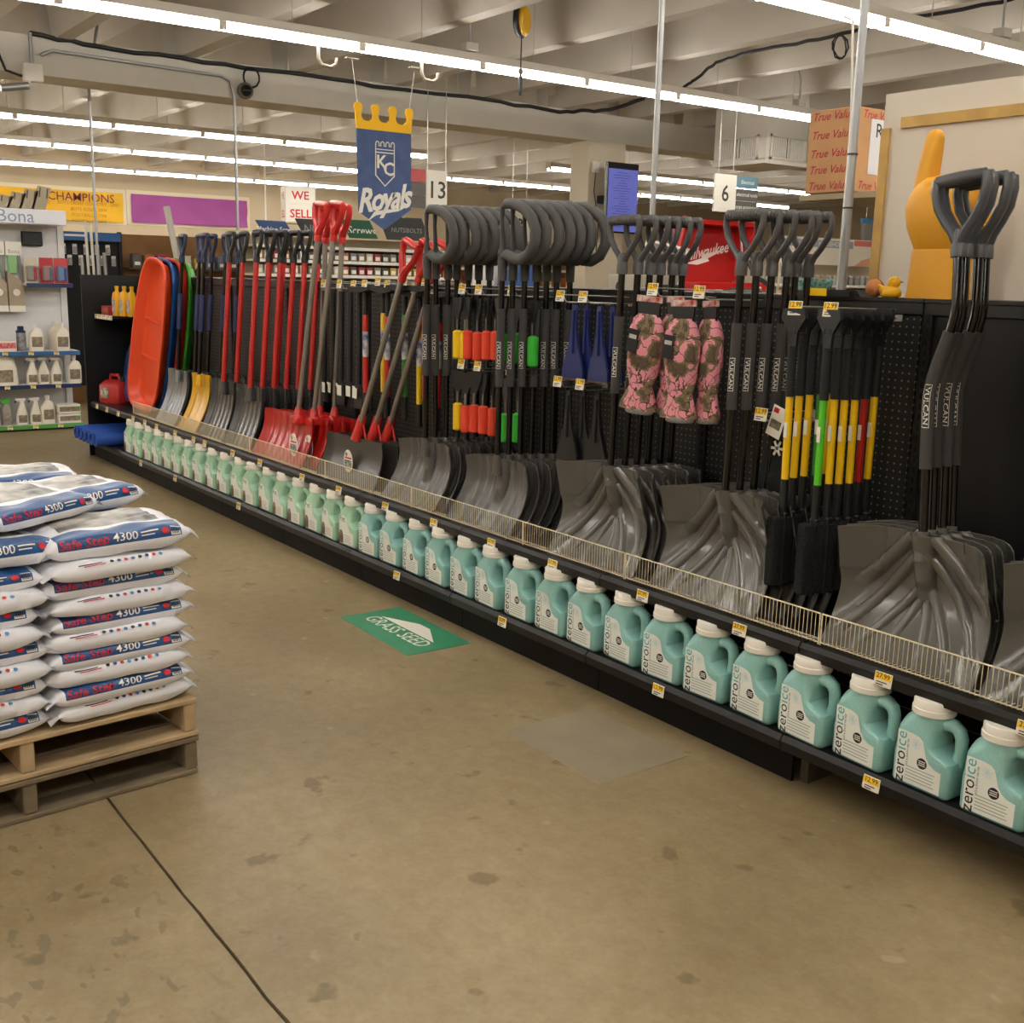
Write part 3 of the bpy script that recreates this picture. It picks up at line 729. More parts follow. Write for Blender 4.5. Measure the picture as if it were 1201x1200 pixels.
def glove(seed):
    r = random.Random(seed); t = thing('camo_glove', '', 'glove')
    rings = []
    for z, w, d, x in ((-.055, .028, .022, 0), (-.075, .042, .030, .0), (-.12, .050, .036, .004), (-.19, .054, .040, .002), (-.25, .050, .038, 0), (-.30, .042, .030, -.003), (-.325, .037, .027, -.003), (-.35, .045, .030, -.004), (-.39, .056, .034, -.006), (-.415, .058, .034, -.007)):
        n = 20
        w *= 1.38
        rings.append([(x+w*cos(2*pi*i/n)*(1+.06*sin(5*i+seed+z*40)), d*sin(2*pi*i/n)*(1+.08*sin(3*i+seed+z*60)), z) for i in range(n)])
    q = B().loft(rings[::-1]); obj('shell', q, CAMO, t, 70)
    rings = [[(-.035+.020*cos(2*pi*i/12)+dx, -.026+.017*sin(2*pi*i/12), z) for i in range(12)] for z, dx in ((-.25, .012), (-.22, .0), (-.16, -.006), (-.11, -.002), (-.095, .004))]
    obj('thumb', B().loft(rings), CAMO, t, 70)
    q = B().lathe([(.052, -.43), (.060, -.425), (.060, -.412), (.052, -.408)], 20, sy=.6); obj('fleece_trim', q, mat('fleece_grey', '8d8a84', .95, bump=.5, bs=120), t, 50)
    obj('hanger_card', B().prism([(-.05, -.01), (.05, -.01), (.045, -.075), (-.038, -.08)], -.004, .004), BLKP, t)
    obj('header_strip', B().box((-.055, -.004, -.012), (.055, .004, .012)), mat('strip_red_white', 'd8c9bd', .6, c2='a6322f', vs=40), t)
    q = B().rbox((-.036, -.046, -.20), (.012, -.0425, -.115), .002, 0, TM((0, 0, 0), ry=.12)); q.box((-.028, -.0472, -.15), (.004, -.0462, -.135), 1, TM((0, 0, 0), ry=.12))
    obj('swing_tag', q, [BLACKM, mat('tag_grey', 'b9b3a6', .6)], t)
    return t
for i, (x, y, z, rz) in enumerate(((-3.115, 2.90, 1.525, .25), (-3.04, 2.96, 1.525, -.2), (-2.935, 2.90, 1.515, .15), (-2.87, 2.97, 1.515, -.3))):
    g = glove(i); g.location = (x, y, z); g.rotation_euler = (0, .06-.04*i, rz)
    tag(g, 'pink camouflage winter glove hanging on a card, %s from the left' % ORD[i], 'glove', 'pink camouflage gloves')
hook(-3.10, 1.535, 'wire hook with price tag holding the left pair of camouflage gloves', .33); hook(-2.86, 1.53, 'wire hook with price tag holding the right pair of camouflage gloves', .33)
# knitted hat behind the shovels
rings = [[(w*cos(2*pi*i/20)*(1+.02*sin(i*10)), d*sin(2*pi*i/20), z) for i in range(20)] for z, w, d in ((-.22, .095, .05), (-.215, .102, .055), (-.16, .10, .055), (-.155, .095, .05), (-.09, .085, .046), (-.03, .06, .036), (.0, .02, .015))]
t = thing('knit_hat', 'black knitted winter hat with white swing tag hanging beside the brushes', 'hat', (-2.60, 3.10, 1.085))
obj('knit_body', B().loft(rings), mat('knit_black', '161616', .95, bump=.4, bs=150), t, 60)
q = B().rbox((-.01, -.09, -.01), (.055, -.088, .10), .004, 0, TM((0, 0, 0), ry=.3)); q.box((-.002, -.0912, .02), (.045, -.0902, .05), 1, TM((0, 0, 0), ry=.3)); q.box((-.002, -.0912, .075), (.02, -.0902, .092), 2, TM((0, 0, 0), ry=.3))
obj('swing_tag', q, [TAGW, mat('tag_print', '8f8672', .6, c2='3b3429', vs=50), REDI], t)
q = B()
for i in range(3): q.box((-.028, 0, -.0045), (.028, .002, .0045), 0, TM((.02, -.06, -.06), ry=i*pi/3))
obj('snowflake_patch', q, TAGW, t)
hook(-2.60, 1.12, 'wire hook with price tag holding the black knitted hat', .26)

# short scrapers with coloured foam grips, two tiers
def scraper(nm, c):
    t = thing('ice_scraper', '', 'scraper')
    q = B().prism([(-.048, 0), (.048, 0), (.038, -.05), (.012, -.105), (.009, -.15), (-.009, -.15), (-.012, -.105), (-.038, -.05)], -.005, .005)
    obj('scraper_blade', q, BLKP, t)
    obj('neck', B().tube([(0, 0, -.10), (0, 0, -.17)], .008, 8), mat('clear_neck', '77736c', .2), t, 40)
    obj('foam_grip', B().tube([(0, 0, -.155), (0, 0, -.162), (0, 0, -.285), (0, 0, -.292)], [.014, .025, .025, .014], 12), mat('foam_'+nm, c, .8), t, 40)
    obj('end_cap', B().tube([(0, 0, -.285), (0, 0, -.325)], .010, 8), BLKP, t, 40)
    return t
SC = {'yellow': 'ecc314', 'orange': 'e4492b', 'green': '35b032'}
sp = {k: scraper(k, c) for k, c in SC.items()}
used = {}
def put_scraper(c, x, y, z, l):
    p = sp[c]; loc = (x, y, z); ro = (0, random.uniform(-.03, .03), random.uniform(-.4, .4))
    if c not in used: used[c] = 1; p.location = loc; p.rotation_euler = ro; p['label'] = l; p['group'] = 'short ice scrapers'
    else: dup(p, loc, ro, l, 'short ice scrapers')
for tier, z in (('upper', 1.50), ('lower', 1.145)):
    for c, xs in (('yellow', (-4.55, -4.50) if tier == 'upper' else (-4.54, )), ('orange', (-4.46, -4.40, -4.345, -4.29) if tier == 'upper' else (-4.475, -4.415, -4.36, -4.305)), ('green', (-4.19, -4.09, -3.985) if tier == 'upper' else (-4.14, -4.06))):
        for i, x in enumerate(xs):
            put_scraper(c, x, 2.99+.014*i, z+random.uniform(-.006, .006), '%s foam-grip ice scraper in the %s tier' % (c, tier) + (', %s from the left' % ORD[i] if len(xs) > 1 else ''))
    for i, x in enumerate((-4.50, -4.36, -4.10)):
        hook(x, z+.012, 'wire hook with price tag over the %s scraper tier, %s from the left' % (tier, ORD[i]), .25)

# navy and black hand scrapers
def hand_scraper(cat, m):
    t = thing(cat, '', 'scraper')
    q = B().prism([(-.012, .0), (.012, .0), (.018, -.10), (.028, -.16), (.05, -.22), (.068, -.27), (.068, -.305), (-.068, -.305), (-.068, -.27), (-.05, -.22), (-.028, -.16), (-.018, -.10)], -.006, .006)
    obj('handle_and_blade', q, m, t); q = B().tube([(0, -.008, -.02), (0, -.009, -.2)], .007, 6); obj('rib', q, m, t)
    obj('brass_edge' if 'navy' in cat else 'edge', B().box((-.068, -.004, -.313), (.068, .004, -.303)), mat('edge_brown', '6b553c', .4), t)
    return t
for nm, m, z, xs in (('navy', mat('navy_scraper', '1d2b66', .35, coat=.2), 1.485, (-3.70, -3.655, -3.61, -3.535, -3.49)), ('black', BLKP, 1.125, (-3.72, -3.66, -3.60, -3.53))):
    p = hand_scraper(nm+'_hand_scraper', m)
    for i, x in enumerate(xs):
        l = '%s plastic hand scraper on a hook beside the loop-handle shovels, %s from the left' % (nm, ORD[i]); loc = (x, 3.02+.03*(i % 3), z); ro = (0, random.uniform(-.02, .02), random.uniform(-.15, .15))
        if i == 0: p.location = loc; tag(p, l, 'scraper', nm+' hand scrapers')
        else: dup(p, loc, ro, l, nm+' hand scrapers')
    for i, x in enumerate((-3.75, -3.60)): hook(x, z+.012, 'wire hook with price tag over the %s hand scrapers, %s from the left' % (nm, ORD[i]), .25)

# snow brooms hanging behind the red-grip shovels
def broom(nm, c):
    t = thing('snow_broom', '', 'broom')
    q = B().prism([(-.12, .03), (-.11, .045), (.11, .045), (.12, .03), (.03, .015), (-.03, .015)], -.05, .05); obj('broom_head', q, BLACKM, t)
    obj('upper_sleeve', B().tube([(0, 0, .03), (0, 0, -.12)], .014, 10), BLKP, t, 40)
    s = obj('shaft', B().tube([(0, 0, -.10), (0, 0, -.13), (0, 0, -.54)], [.013, .017, .0165], 10), mat('broom_'+nm, c, .3, coat=.2), t, 40)
    obj('print_label', B().tube([(0, 0, -.20), (0, 0, -.34)], .0172, 10), mat('label_white_blue', 'd9d6cc', .5, c2='44508a', vs=30), s, 40)
    obj('lower_sleeve', B().tube([(0, 0, -.54), (0, 0, -.66)], .017, 10), BLKP, t, 40)
    return t
bp = {'red': broom('red', 'c62a22'), 'yellow': broom('yellow', 'e4bf1c'), 'green': broom('green', '3a8a35')}
bu = {}; lay = [('red', -5.58, 1.485), ('yellow', -5.43, 1.50), ('red', -5.33, 1.485), ('yellow', -5.05, 1.47), ('red', -4.95, 1.50), ('red', -4.86, 1.47), ('green', -5.15, 1.50)]
for i, (c, x, z) in enumerate(lay):
    l = '%s-shafted snow broom hanging among the red-grip shovels, %s from the left' % (c, ORD[sorted(v[1] for v in lay).index(x)]); loc = (x, 3.05+.03*(i % 2), z)
    if c not in bu: bu[c] = 1; p = bp[c]; p.location = loc; p['label'] = l; p['group'] = 'snow brooms'
    else: dup(bp[c], loc, (0, random.uniform(-.03, .03), 0), l, 'snow brooms')
    hook(x+.03, z+.035, 'wire hook with price tag over the snow brooms, %s from the left' % ORD[sorted(v[1] for v in lay).index(x)], .2)
def black_tool(i):
    t = thing('ice_chopper', 'black-shafted ice chopper with white tag, %s from the left of its row' % ORD[i], 'chopper', (-6.10+.072*i, 3.06+.02*(i % 3), 1.50), (0, .03, 0), 'black-shafted ice choppers')
    obj('shaft', B().tube([(0, 0, 0), (0, 0, -.52)], .0165, 10), mat('chopper_black', '232325', .4), t, 40)
    obj('chopper_blade', B().prism([(-.05, -.66), (.05, -.66), (.05, -.56), (.02, -.52), (-.02, -.52), (-.05, -.56)], -.004, .004), BLKP, t)
    obj('paper_tag', B().box((-.026, -.022, -.60), (.026, -.020, -.54), 0, TM((.01, 0, 0), ry=random.uniform(-.35, .35)*.2)), TAGW, t)
for i in range(8): black_tool(i)
for i, x in enumerate((-6.05, -5.85, -5.68)): hook(x, 1.515, 'wire hook with price tag over the ice choppers, %s from the left' % ORD[i], .2)
# ---------------------------------------------------------------- pallets with bags of ice melt
PM = TM((-3.292, 1.185, 0), rz=radians(4.8))
WOOD = mat('pallet_wood', 'b39a74', .75, var=.2, vs=5, bump=.15, bs=40); WOODD = mat('pallet_wood_grey', '776850', .8, var=.25, vs=5, bump=.15, bs=40)
def pallet(z, m, label):
    t = tag(link('wooden_pallet', None), label, 'pallet', 'stacked wooden pallets'); t.matrix_world = PM @ Matrix.Translation((0, 0, z))
    Ly, Lx, r = 1.06, 1.08, random.Random(int(z*100))
    for y in (-.0, -.50, -1.02):
        q = B().rbox((-Lx+.005, y-.042, .018), (-.004, y-.002, .108), .004); obj('stringer', q, m, t)
    n = 7
    for i in range(n):
        w = .125 if i in (0, n-1) else .095; x = -Lx*(i/(n-1))+ (w*i/(n-1))
        q = B().rbox((x-w, -Ly+r.uniform(-.006, .006), .110), (x, 0+r.uniform(-.006, .006), .127), .003); obj('deck_board', q, m, t)
    for x in (0, -.36, -.62, -.97):
        q = B().rbox((x-.10, -Ly+r.uniform(-.006, .006), .001), (x, r.uniform(-.006, .006), .017), .003); obj('bottom_board', q, m, t)
    return t
pallet(0, WOODD, 'weathered wooden pallet on the floor, lower of the two'); pallet(.129, WOOD, 'pale wooden pallet under the bags, upper of the two')
BW = mat('bag_white', 'eeeef3', .32, bump=.25, bs=22, coat=.1); BB = mat('bag_blue', '1f4f86', .3, var=.15, vs=20, bump=.2, bs=25)
BP = mat('bag_picture', 'd6d1c7', .3, c2='35322e', vs=9, bump=.2, bs=25); BG = mat('bag_navy', '1c3560', .35, bump=.2, bs=25)
DOTS = [mat('dot_%d' % i, c, .5) for i, c in enumerate(('3a3c44', '2a5a92', 'c83a30', '4f86c0'))]
BL, BWd, BT = .44, .37, .078
def bag_pt(u, w, side, seed=0, T=BT):
    # u along the length (y), w across (x), side +1 top / -1 bottom
    h = (max(0, 1-abs(u)**5))**.5 * (max(0, 1-abs(w)**7))**.38
    wr = .0035*sin(9*u+seed)*cos(7*w+seed*2)+.002*sin(17*w+5*u+seed*3)
    pinch = 1-.05*abs(u)**6
    return Vector((w*BWd/2*pinch*(1-.06*(1-h)), u*BL/2*(1-.02*abs(w)), T/2+side*(h*T/2+wr*h)))
def bag_mesh(kind, seed, letters=True):
    q = B(); nu, nw = 26, 30
    for side in (1, -1):
        for i in range(nu):
            for j in range(nw):
                u0, u1, w0, w1 = -1+2*i/nu, -1+2*(i+1)/nu, -1+2*j/nw, -1+2*(j+1)/nw
                uc, wc = (u0+u1)/2, (w0+w1)/2; m = 0
                pr = 1 if kind == 'print' else -1       # which side carries the print
                if side == pr and abs(uc) < .86:
                    if (wc > .50 if kind == 'print' else .4 < wc < .75) or wc < -.78: m = 1
                    elif -.70 < wc < .42 and abs(uc) < .70: m = 2
                vs = [bag_pt(u0, w0, side, seed), bag_pt(u1, w0, side, seed), bag_pt(u1, w1, side, seed), bag_pt(u0, w1, side, seed)]
                q.add([tuple(p) for p in vs], [(3, 2, 1, 0) if side > 0 else (0, 1, 2, 3)], m)
    # flat welded seams at both ends
    for s in (-1, 1):
        pts = []
        for j in range(nw+1):
            w = -1+2*j/nw; p = bag_pt(s*.985, w, 1, seed); f = p.copy(); f.y = s*(BL/2+.018); f.z = BT/2-.016-.010*sin(3*w+seed)-.012*abs(w)**3; f.x *= .97
            p.z = BT/2; pts.append((tuple(p), tuple(f)))
        for j in range(nw):
            a, b_ = pts[j]; c, d = pts[j+1]; up = Vector((0, 0, .003))
            q.add([a, b_, d, c, tuple(Vector(a)+up), tuple(Vector(b_)+up), tuple(Vector(d)+up), tuple(Vector(c)+up)], [(0, 1, 2, 3), (7, 6, 5, 4), (1, 5, 6, 2)], 0)
    me = q.mesh('bag', [BW, BB, BP], None)
    bm = bmesh.new(); bm.from_mesh(me); bmesh.ops.remove_doubles(bm, verts=bm.verts, dist=.0004); bmesh.ops.recalc_face_normals(bm, faces=bm.faces); bm.to_mesh(me); bm.free()
    me.polygons.foreach_set('use_smooth', [True]*len(me.polygons)); me.set_sharp_from_angle(angle=radians(60))
    return me
def bag_print(seed, kind):
    q = B()
    ws = [1-.7*(i/200)**2 for i in range(201)]; ac = [0]
    for i in range(200): ac.append(ac[-1]+(bag_pt(0, ws[i+1], 1, seed)-bag_pt(0, ws[i], 1, seed)).length)
    def on(uy, d, off=.0012):    # uy along y in metres, d = distance up from the rim along the visible +x side
        u = uy/(BL/2); i = 0
        while i < 199 and ac[i+1] < d: i += 1
        w = min(.9995, ws[i]+(ws[i+1]-ws[i])*(d-ac[i])/(ac[i+1]-ac[i]))
        p = bag_pt(u, w, 1, seed); e = .01
        n = (bag_pt(min(.99, u+e), w, 1, seed)-bag_pt(max(-.99, u-e), w, 1, seed)).cross(bag_pt(u, w-e, 1, seed)-bag_pt(u, min(.9995, w+e), 1, seed))
        n = n.normalized() if n.length else Vector((1, 0, 0))
        if n.z < 0 and n.x < 0: n = -n
        return tuple(p+n*off)
    def txt(s, size, cy, cd, m, **kw):
        v, f = text(s, size, **kw); q.add([on(cy+p[0], cd+p[1]) for p in v], f, m)
    def patch(y0, y1, d0, d1, m, n=4):
        for i in range(n):
            a, c = y0+(y1-y0)*i/n, y0+(y1-y0)*(i+1)/n; q.add([on(a, d0, .001), on(c, d0, .001), on(c, d1, .001), on(a, d1, .001)], [(0, 1, 2, 3)], m)
    if kind == 'print':
        txt('Safe Step', .040, -.112, .020, 0, bold=.01, shear=.15); txt('4300', .038, .010, .021, 1, bold=.01, shear=.1)
        patch(.058, .112, .024, .028, 1); patch(.058, .100, .015, .018, 1)
        n = 12; q.add([on(.134+.012*cos(2*pi*i/n), .021+.010*sin(2*pi*i/n)) for i in range(n)], [tuple(range(n))], 0)
        patch(.152, .182, .004, .036, 1)
        for i in range(6): patch(.155+.004*i, .157+.004*i, .010, .030, 2, 1)
    else:
        for i in range(8):
            c = -.04+.022*i; n = 10; q.add([on(c+.0062*cos(2*pi*k/n), .028+.0058*sin(2*pi*k/n)) for k in range(n)], [tuple(range(n))], 3+(i % 4))
        patch(-.14, -.07, .027, .030, 2); patch(-.125, -.06, .021, .024, 0)
    me = q.mesh('print', [REDI, TAGW, INK]+DOTS); return me
meshes = {(k, s): bag_mesh(k, s) for k in ('print', 'plain') for s in (1, 2, 3)}
prints = {(k, s): bag_print(s, k) for k in ('print', 'plain') for s in (1, 2, 3)}
rb = random.Random(11)
def bag(kind, s, M, label, group, printed=True):
    o = tag(link('ice_melt_bag', meshes[kind, s]), label, 'bag', group); o.matrix_world = M
    if printed: link('print', prints[kind, s], o)
    return o
PZ = .2585; LAY = .0535
for col, yc in (('right', -.225), ('left', -.665)):
    for row, xc in enumerate((-.175, -.55, -.92)):
        for i in range(9 if row == 0 else 10):
            kind = 'plain' if i % 2 == 0 else 'print'
            if col == 'left': kind = 'print' if i % 2 == 0 else 'plain'
            T_ = Matrix.Translation((xc+rb.uniform(-.012, .012)+(.015 if kind == 'plain' and col == 'left' else 0), yc+rb.uniform(-.012, .012), PZ+LAY*i)) @ Matrix.Rotation(rb.uniform(-.06, .06), 4, 'Z') @ Matrix.Rotation(rb.uniform(-.03, .03), 4, 'Y') @ Matrix.Diagonal((1, 1, .86, 1))
            if row == 0: lb = '%s ice melt bag, %s layer up in the %s front column of the pallet' % ('blue printed' if kind == 'print' else 'white dotted', ORD[i], col)
            else: lb = 'ice melt bag inside the pallet stack, %s layer, %s %s column' % (ORD[i], 'middle' if row == 1 else 'rear', col)
            bag(kind, rb.choice((1, 2, 3)), PM @ T_, lb, 'ice melt bags on the pallet', row == 0)
ZT_ = PZ+LAY*9+.012
tops = [(-.19, -.60, .0, 14, 3, 'print', 'tilted across the front edge'), (-.175, -.20, .0, -4, 2, 'print', 'at the right front corner'), (-.55, -.20, .0, 12, 3, 'print', 'at the right side in the middle'), (-.56, -.66, .005, -20, 4, 'print', 'on the left in the middle'),
        (-.92, -.24, .0, -10, 2, 'print', 'at the rear right corner'), (-.93, -.68, .0, 8, 3, 'print', 'at the rear left corner')]
for i, (x, y, z, a, s, kind, lab) in enumerate(tops):
    T_ = Matrix.Translation((x, y, ZT_+z+(LAY if x < -.4 else 0))) @ Matrix.Rotation(radians(a), 4, 'Z') @ Matrix.Rotation(radians((-3, 2, 2, -2, 1, -3)[i]), 4, 'X')
    bag('print', 1+s % 3, PM @ T_, 'printed ice melt bag on top of the pallet %s' % lab, 'ice melt bags on top of the pallet')
T_ = Matrix.Translation((-.36, -.43, ZT_+.088)) @ Matrix.Rotation(radians(28), 4, 'Z') @ Matrix.Rotation(radians(4), 4, 'Y') @ Matrix.Diagonal((1, 1, .85, 1))
bag('print', 1, PM @ T_, 'uppermost printed ice melt bag lying askew across the others', 'ice melt bags on top of the pallet')

# ---------------------------------------------------------------- floor decal
DG = mat('decal_green', '3f8f68', .4, var=.06, vs=6)
t = thing('floor_decal', 'green floor decal reading GRASS SEED with white arrow', 'decal', (-4.235, 2.505, .0))
obj('decal_sheet', B().rbox((-.325, -.163, .0005), (.325, .163, .002), .0008), DG, t, None, None, (0, 0, radians(-1.5)))
q = B(); v, f = text('GRASS SEED', .112, bold=.006, space=1.0)
q.add([(p[0]*.84, p[1]-.038, .0026) for p in v], f)
obj('lettering', q, TAGW, t)
q = B().add([(-.235, .015, .0026), (.235, .015, .0026), (.06, .105, .0026), (-.03, .105, .0026)], [(0, 1, 2, 3)]); obj('arrow', q, TAGW, t)
# ---------------------------------------------------------------- things hung from the ceiling
def strokes(q, pts, w, to, m=0, closed=False, lift=0):
    """flat ribbon along a 2-D polyline; 'to' maps (a, b) to a point"""
    P = [Vector((a, b)) for a, b in pts]; n = len(P); L_, R_ = [], []
    for i in range(n):
        t = (P[(i+1) % n]-P[i-1]) if closed else (P[min(i+1, n-1)]-P[max(i-1, 0)])
        t.normalize(); nn = Vector((-t.y, t.x)); ww = w[i] if isinstance(w, list) else w
        L_.append(to(*(P[i]+nn*ww/2))); R_.append(to(*(P[i]-nn*ww/2)))
    q.add(L_+R_, [(i, (i+1) % n, n+(i+1) % n, n+i) for i in range(n if closed else n-1)], m)
# royal-blue banner with a yellow crown edge
XBN = -8.6
t = thing('hanging_banner', 'blue pennant banner with yellow crown top hanging on two cords from the lights', 'banner', (XBN, 4.885, 3.0))
Yb = lambda y: y-4.885
body = [(-.262, 2.79-3), (.262, 2.79-3), (.265, 2.165-3), (.0, 1.985-3), (-.245, 2.125-3)]
bo = obj('cloth', B().prism(body, -.006, .006, 'yz'), mat('banner_blue', '4a5c86', .85, var=.12, vs=8, bump=.2, bs=60), t)
out = [(-.262, -.21), (.262, -.21)]; ks = [.245, .083, -.083, -.245]
for i, k in enumerate(ks):
    r = .041
    for j in range(9):
        a = -pi*.25+pi*1.5*j/8; out.append((k+r*cos(a)*(1 if True else 1), -.042+r*sin(a)))
    if i < 3:
        mid = (k+ks[i+1])/2
        for j in range(7):
            a = pi*j/6; out.append((mid+.055*cos(a), -.10-.045*sin(a)))
obj('crown_edge', B().prism(out, -.007, .007, 'yz'), mat('banner_yellow', 'f2b90f', .7), t)
q = B(); to = lambda a, b: (.0085, a, b)
sh = [(-.085, -.36), (.095, -.36), (.095, -.57), (.005, -.655), (-.085, -.57)]
strokes(q, sh, .011, to, closed=True)
strokes(q, [(-.085, -.385), (.095, -.385)], .009, to)
cr = []
for i in range(4):
    c = -.068+.049*i
    for j in range(7): cr.append((c+.017*cos(pi*(1.2-1.4*j/6)), -.318+.022*sin(pi*(1.2-1.4*j/6))))
strokes(q, [(-.085, -.36)]+[(-.085, -.315)]+cr+[(.095, -.315), (.095, -.36)], .009, to)
obj('crest', q, WHITE, bo); q = B(); put_text(q, 'K', .15, TM((.0085, -.030, -.465), rx=pi/2, rz=pi/2), bold=.02); put_text(q, 'C', .15, TM((.0088, .042, -.52), rx=pi/2, rz=pi/2), bold=.02)
o = obj('crest_letters', q, WHITE, bo); o['kind'] = 'stuff'
q = B(); v, f = text('Royals', .27, bold=.03, shear=.25, space=.86)
q.add([(.0086, p[0]*.84+.0, -.765+p[1]+.12*p[0]) for p in v], f)
obj('lettering', q, WHITE, bo); q = B()
strokes(q, [(-.15, -.94), (-.09, -.885), (.02, -.862), (.14, -.845), (.235, -.80)], [.006, .035, .03, .018, .004], to)
obj('underline', q, WHITE, bo)
for s in (-1, 1):
    q = B().tube([(0, s*.245, -.03), (0, s*.30, .33)], .003, 5); obj('cord', q, STEEL, t)
    obj('clip', B().box((-.02, s*.30-.055, .325), (.02, s*.30+.055, .335)), STEEL, t)
# spare hooks beside the banner
for i, (y, z) in enumerate(((4.30, 3.37), (5.27, 3.37))):
    q = B().tube([(0, 0, .03), (0, .0, -.07), (0, .03, -.115), (0, .11, -.125), (0, .155, -.10), (0, .165, -.05)], .014, 8)
    o = obj('ceiling_hook', q, mat('hook_brown', '8d8373', .5), None, 40, (-8.63, y, z)); tag(o, 'bent grey pipe hook under the strip light, %s of the crown banner' % ('left' if i == 0 else 'right'), 'hook', 'pipe hooks under the lights')
# cord reel
t = thing('cord_reel', 'yellow and black cord reel hanging from the ceiling with a plug', 'reel', (-8.4, 6.15, 3.81))
obj('reel_side', B().lathe([(.05, -.045), (.13, -.04), (.145, -.02), (.145, .0), (.13, .012), (.05, .012)], 20, M=TM((0, 0, 0), ry=pi/2, rz=.62)), BLKP, t, 40)
obj('reel_cover', B().lathe([(.06, .012), (.125, .012), (.13, .03), (.11, .05), (.05, .055)], 20, M=TM((0, 0, 0), ry=pi/2, rz=.62)), mat('reel_yellow', 'd9a617', .4), t, 40)
obj('mount', B().tube([(0, 0, .12), (0, 0, Z_SLAB-3.81)], .02, 6), BLKP, t)
obj('cord', B().tube([(0, 0, -.14), (0, 0, -.42)], .006, 6), BLKP, t); obj('stopper', B().lathe([(.005, -.03), (.025, -.01), (.025, .01), (.005, .03)], 10, M=TM((0, 0, -.42))), mat('stop_grey', '77736c', .5), t, 40)
obj('plug', B().lathe([(.01, -.18), (.022, -.14), (.02, -.03), (.008, 0)], 8, M=TM((0, 0, -.44))), BLKP, t, 40)
# square air duct drop with two grilles
DUCT = mat('duct_white', 'f0ebdf', .55)
t = thing('air_duct', 'white square air duct drop with louvre grilles at the ceiling', 'duct', (-10.25, 11.35, 3.08))
q = B(); 
ring = lambda s, z: [(-.45*s, -.40*s, z), (.45*s, -.40*s, z), (.45*s, .40*s, z), (-.45*s, .40*s, z)]
q.loft([ring(1.0, 0), ring(1.0, .05), ring(.97, .06), ring(.97, Z_RIB+.3-3.08)]); obj('duct_body', q, DUCT, t)
for nm, M in (('-y', TM((0, -.40, .20), rz=0)), ('+x', TM((.45, 0, .20), rz=pi/2))):
    q = B()
    for a, c, d, e in ((-.33, -.15, .33, -.12), (-.33, .12, .33, .15), (-.33, -.15, -.30, .15), (.30, -.15, .33, .15), (-.012, -.15, .012, .15)): q.box((a, -.02, c), (d, .0, e), 0, M)
    g = obj('grille_frame', q, DUCT, t)
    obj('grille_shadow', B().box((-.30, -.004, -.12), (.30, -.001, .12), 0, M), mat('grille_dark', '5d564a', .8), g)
    for i in range(20):
        if abs(i-9.5) < .6: continue
        x = -.29+.58*i/19; obj('louvre', B().box((x-.009, -.014, -.12), (x+.009, -.005, .12), 0, M), DUCT, t)
# conduits, cable bundle, boxes on the beam
CAB = mat('cable_black', '191919', .6)
def run(name, pts, r, m, label, cat, n=6):
    o = obj(name, B().tube(pts, r, n), m, None, 50); tag(o, label, cat); return o
rr = random.Random(3)
def wander(pts, n=6, a=.012):
    out = []
    for i in range(len(pts)-1):
        for k in range(n):
            p = Vector(pts[i]).lerp(Vector(pts[i+1]), k/n); out.append((p.x, p.y+rr.uniform(-a, a), p.z+rr.uniform(-a, a)))
    return out+[pts[-1]]
XBF = -11.72
run('cable_bundle', wander([(XBF, 2.86, 3.76), (XBF, 3.6, 3.72), (XBF, 5.0, 3.72), (XBF, 6.5, 3.71), (XBF, 7.8, 3.72), (XBF, 9.2, 3.70), (XBF, 9.9, 3.78), (-11.5, 10.6, 4.0), (-11.3, 11.2, Z_SLAB-.03)]), .022, CAB, 'thick black cable bundle draped along the top of the concrete beam', 'cable')
run('cable_bundle', wander([(-8.68, 8.40, 3.54), (-8.62, 8.50, 3.62), (-8.45, 8.62, 3.78), (-8.0, 8.66, 3.83), (-7.2, 8.66, 3.82), (-6.4, 8.62, 3.84), (-5.4, 8.66, 3.83), (-4.4, 8.6, 3.9)], a=.008), .016, CAB, 'black cable run clipped to a ceiling rib on the right', 'cable')
pts = [(-6.9+.015*cos(i), 8.60+.10*cos(i*.7), 3.70+.10*sin(i*.7)) for i in range(24)]
run('cable_coil', pts, .007, CAB, 'small coil of black cable hanging from a ceiling rib', 'cable')
pts = [(XBF+.02, 5.05+.09*cos(i*.6), 3.62+.10*sin(i*.6)) for i in range(20)]
run('cable_coil', pts, .01, CAB, 'small coil of black cable beside the dome camera on the beam', 'cable')
run('conduit', [(XBF, 2.95, 3.58), (XBF, 3.05, 3.63), (XBF, 3.6, 3.62), (XBF, 4.72, 3.60), (XBF, 4.82, 3.56), (XBF, 4.86, 3.40), (XBF, 4.86, 2.05)], .017, CHROME, 'thin conduit bending off the beam and dropping to the shelves', 'conduit')
run('conduit', [(-13.0, 3.9, Z_SLAB), (-13.0, 3.76, 3.66), (-13.0, 3.74, 3.5), (-13.0, 3.74, 0)], .016, CHROME, 'thin conduit dropping behind the white display on the far left', 'conduit')
run('conduit', [(-20.3, 8.98, Z_SLAB), (-20.3, 8.98, 0)], .018, WHITE, 'white conduit in front of the back wall beside the boxes', 'conduit')
run('cable', wander([(XBF, 2.2, 3.75), (XBF, 2.55, 3.62), (XBF, 2.62, 3.40), (XBF, 2.8, 3.36)], a=.004), .012, CAB, 'black cable looping down to the camera box at the left edge', 'cable')
t = thing('security_camera', 'white camera junction box with bullet camera on the beam', 'camera', (XBF, 2.85, 3.40))
obj('junction_box', B().rbox((.0, -.085, -.08), (.10, .085, .08), .008), WHITE, t); obj('riser', B().tube([(.03, 0, .08), (.03, 0, .36)], .018, 8), CHROME, t, 40)
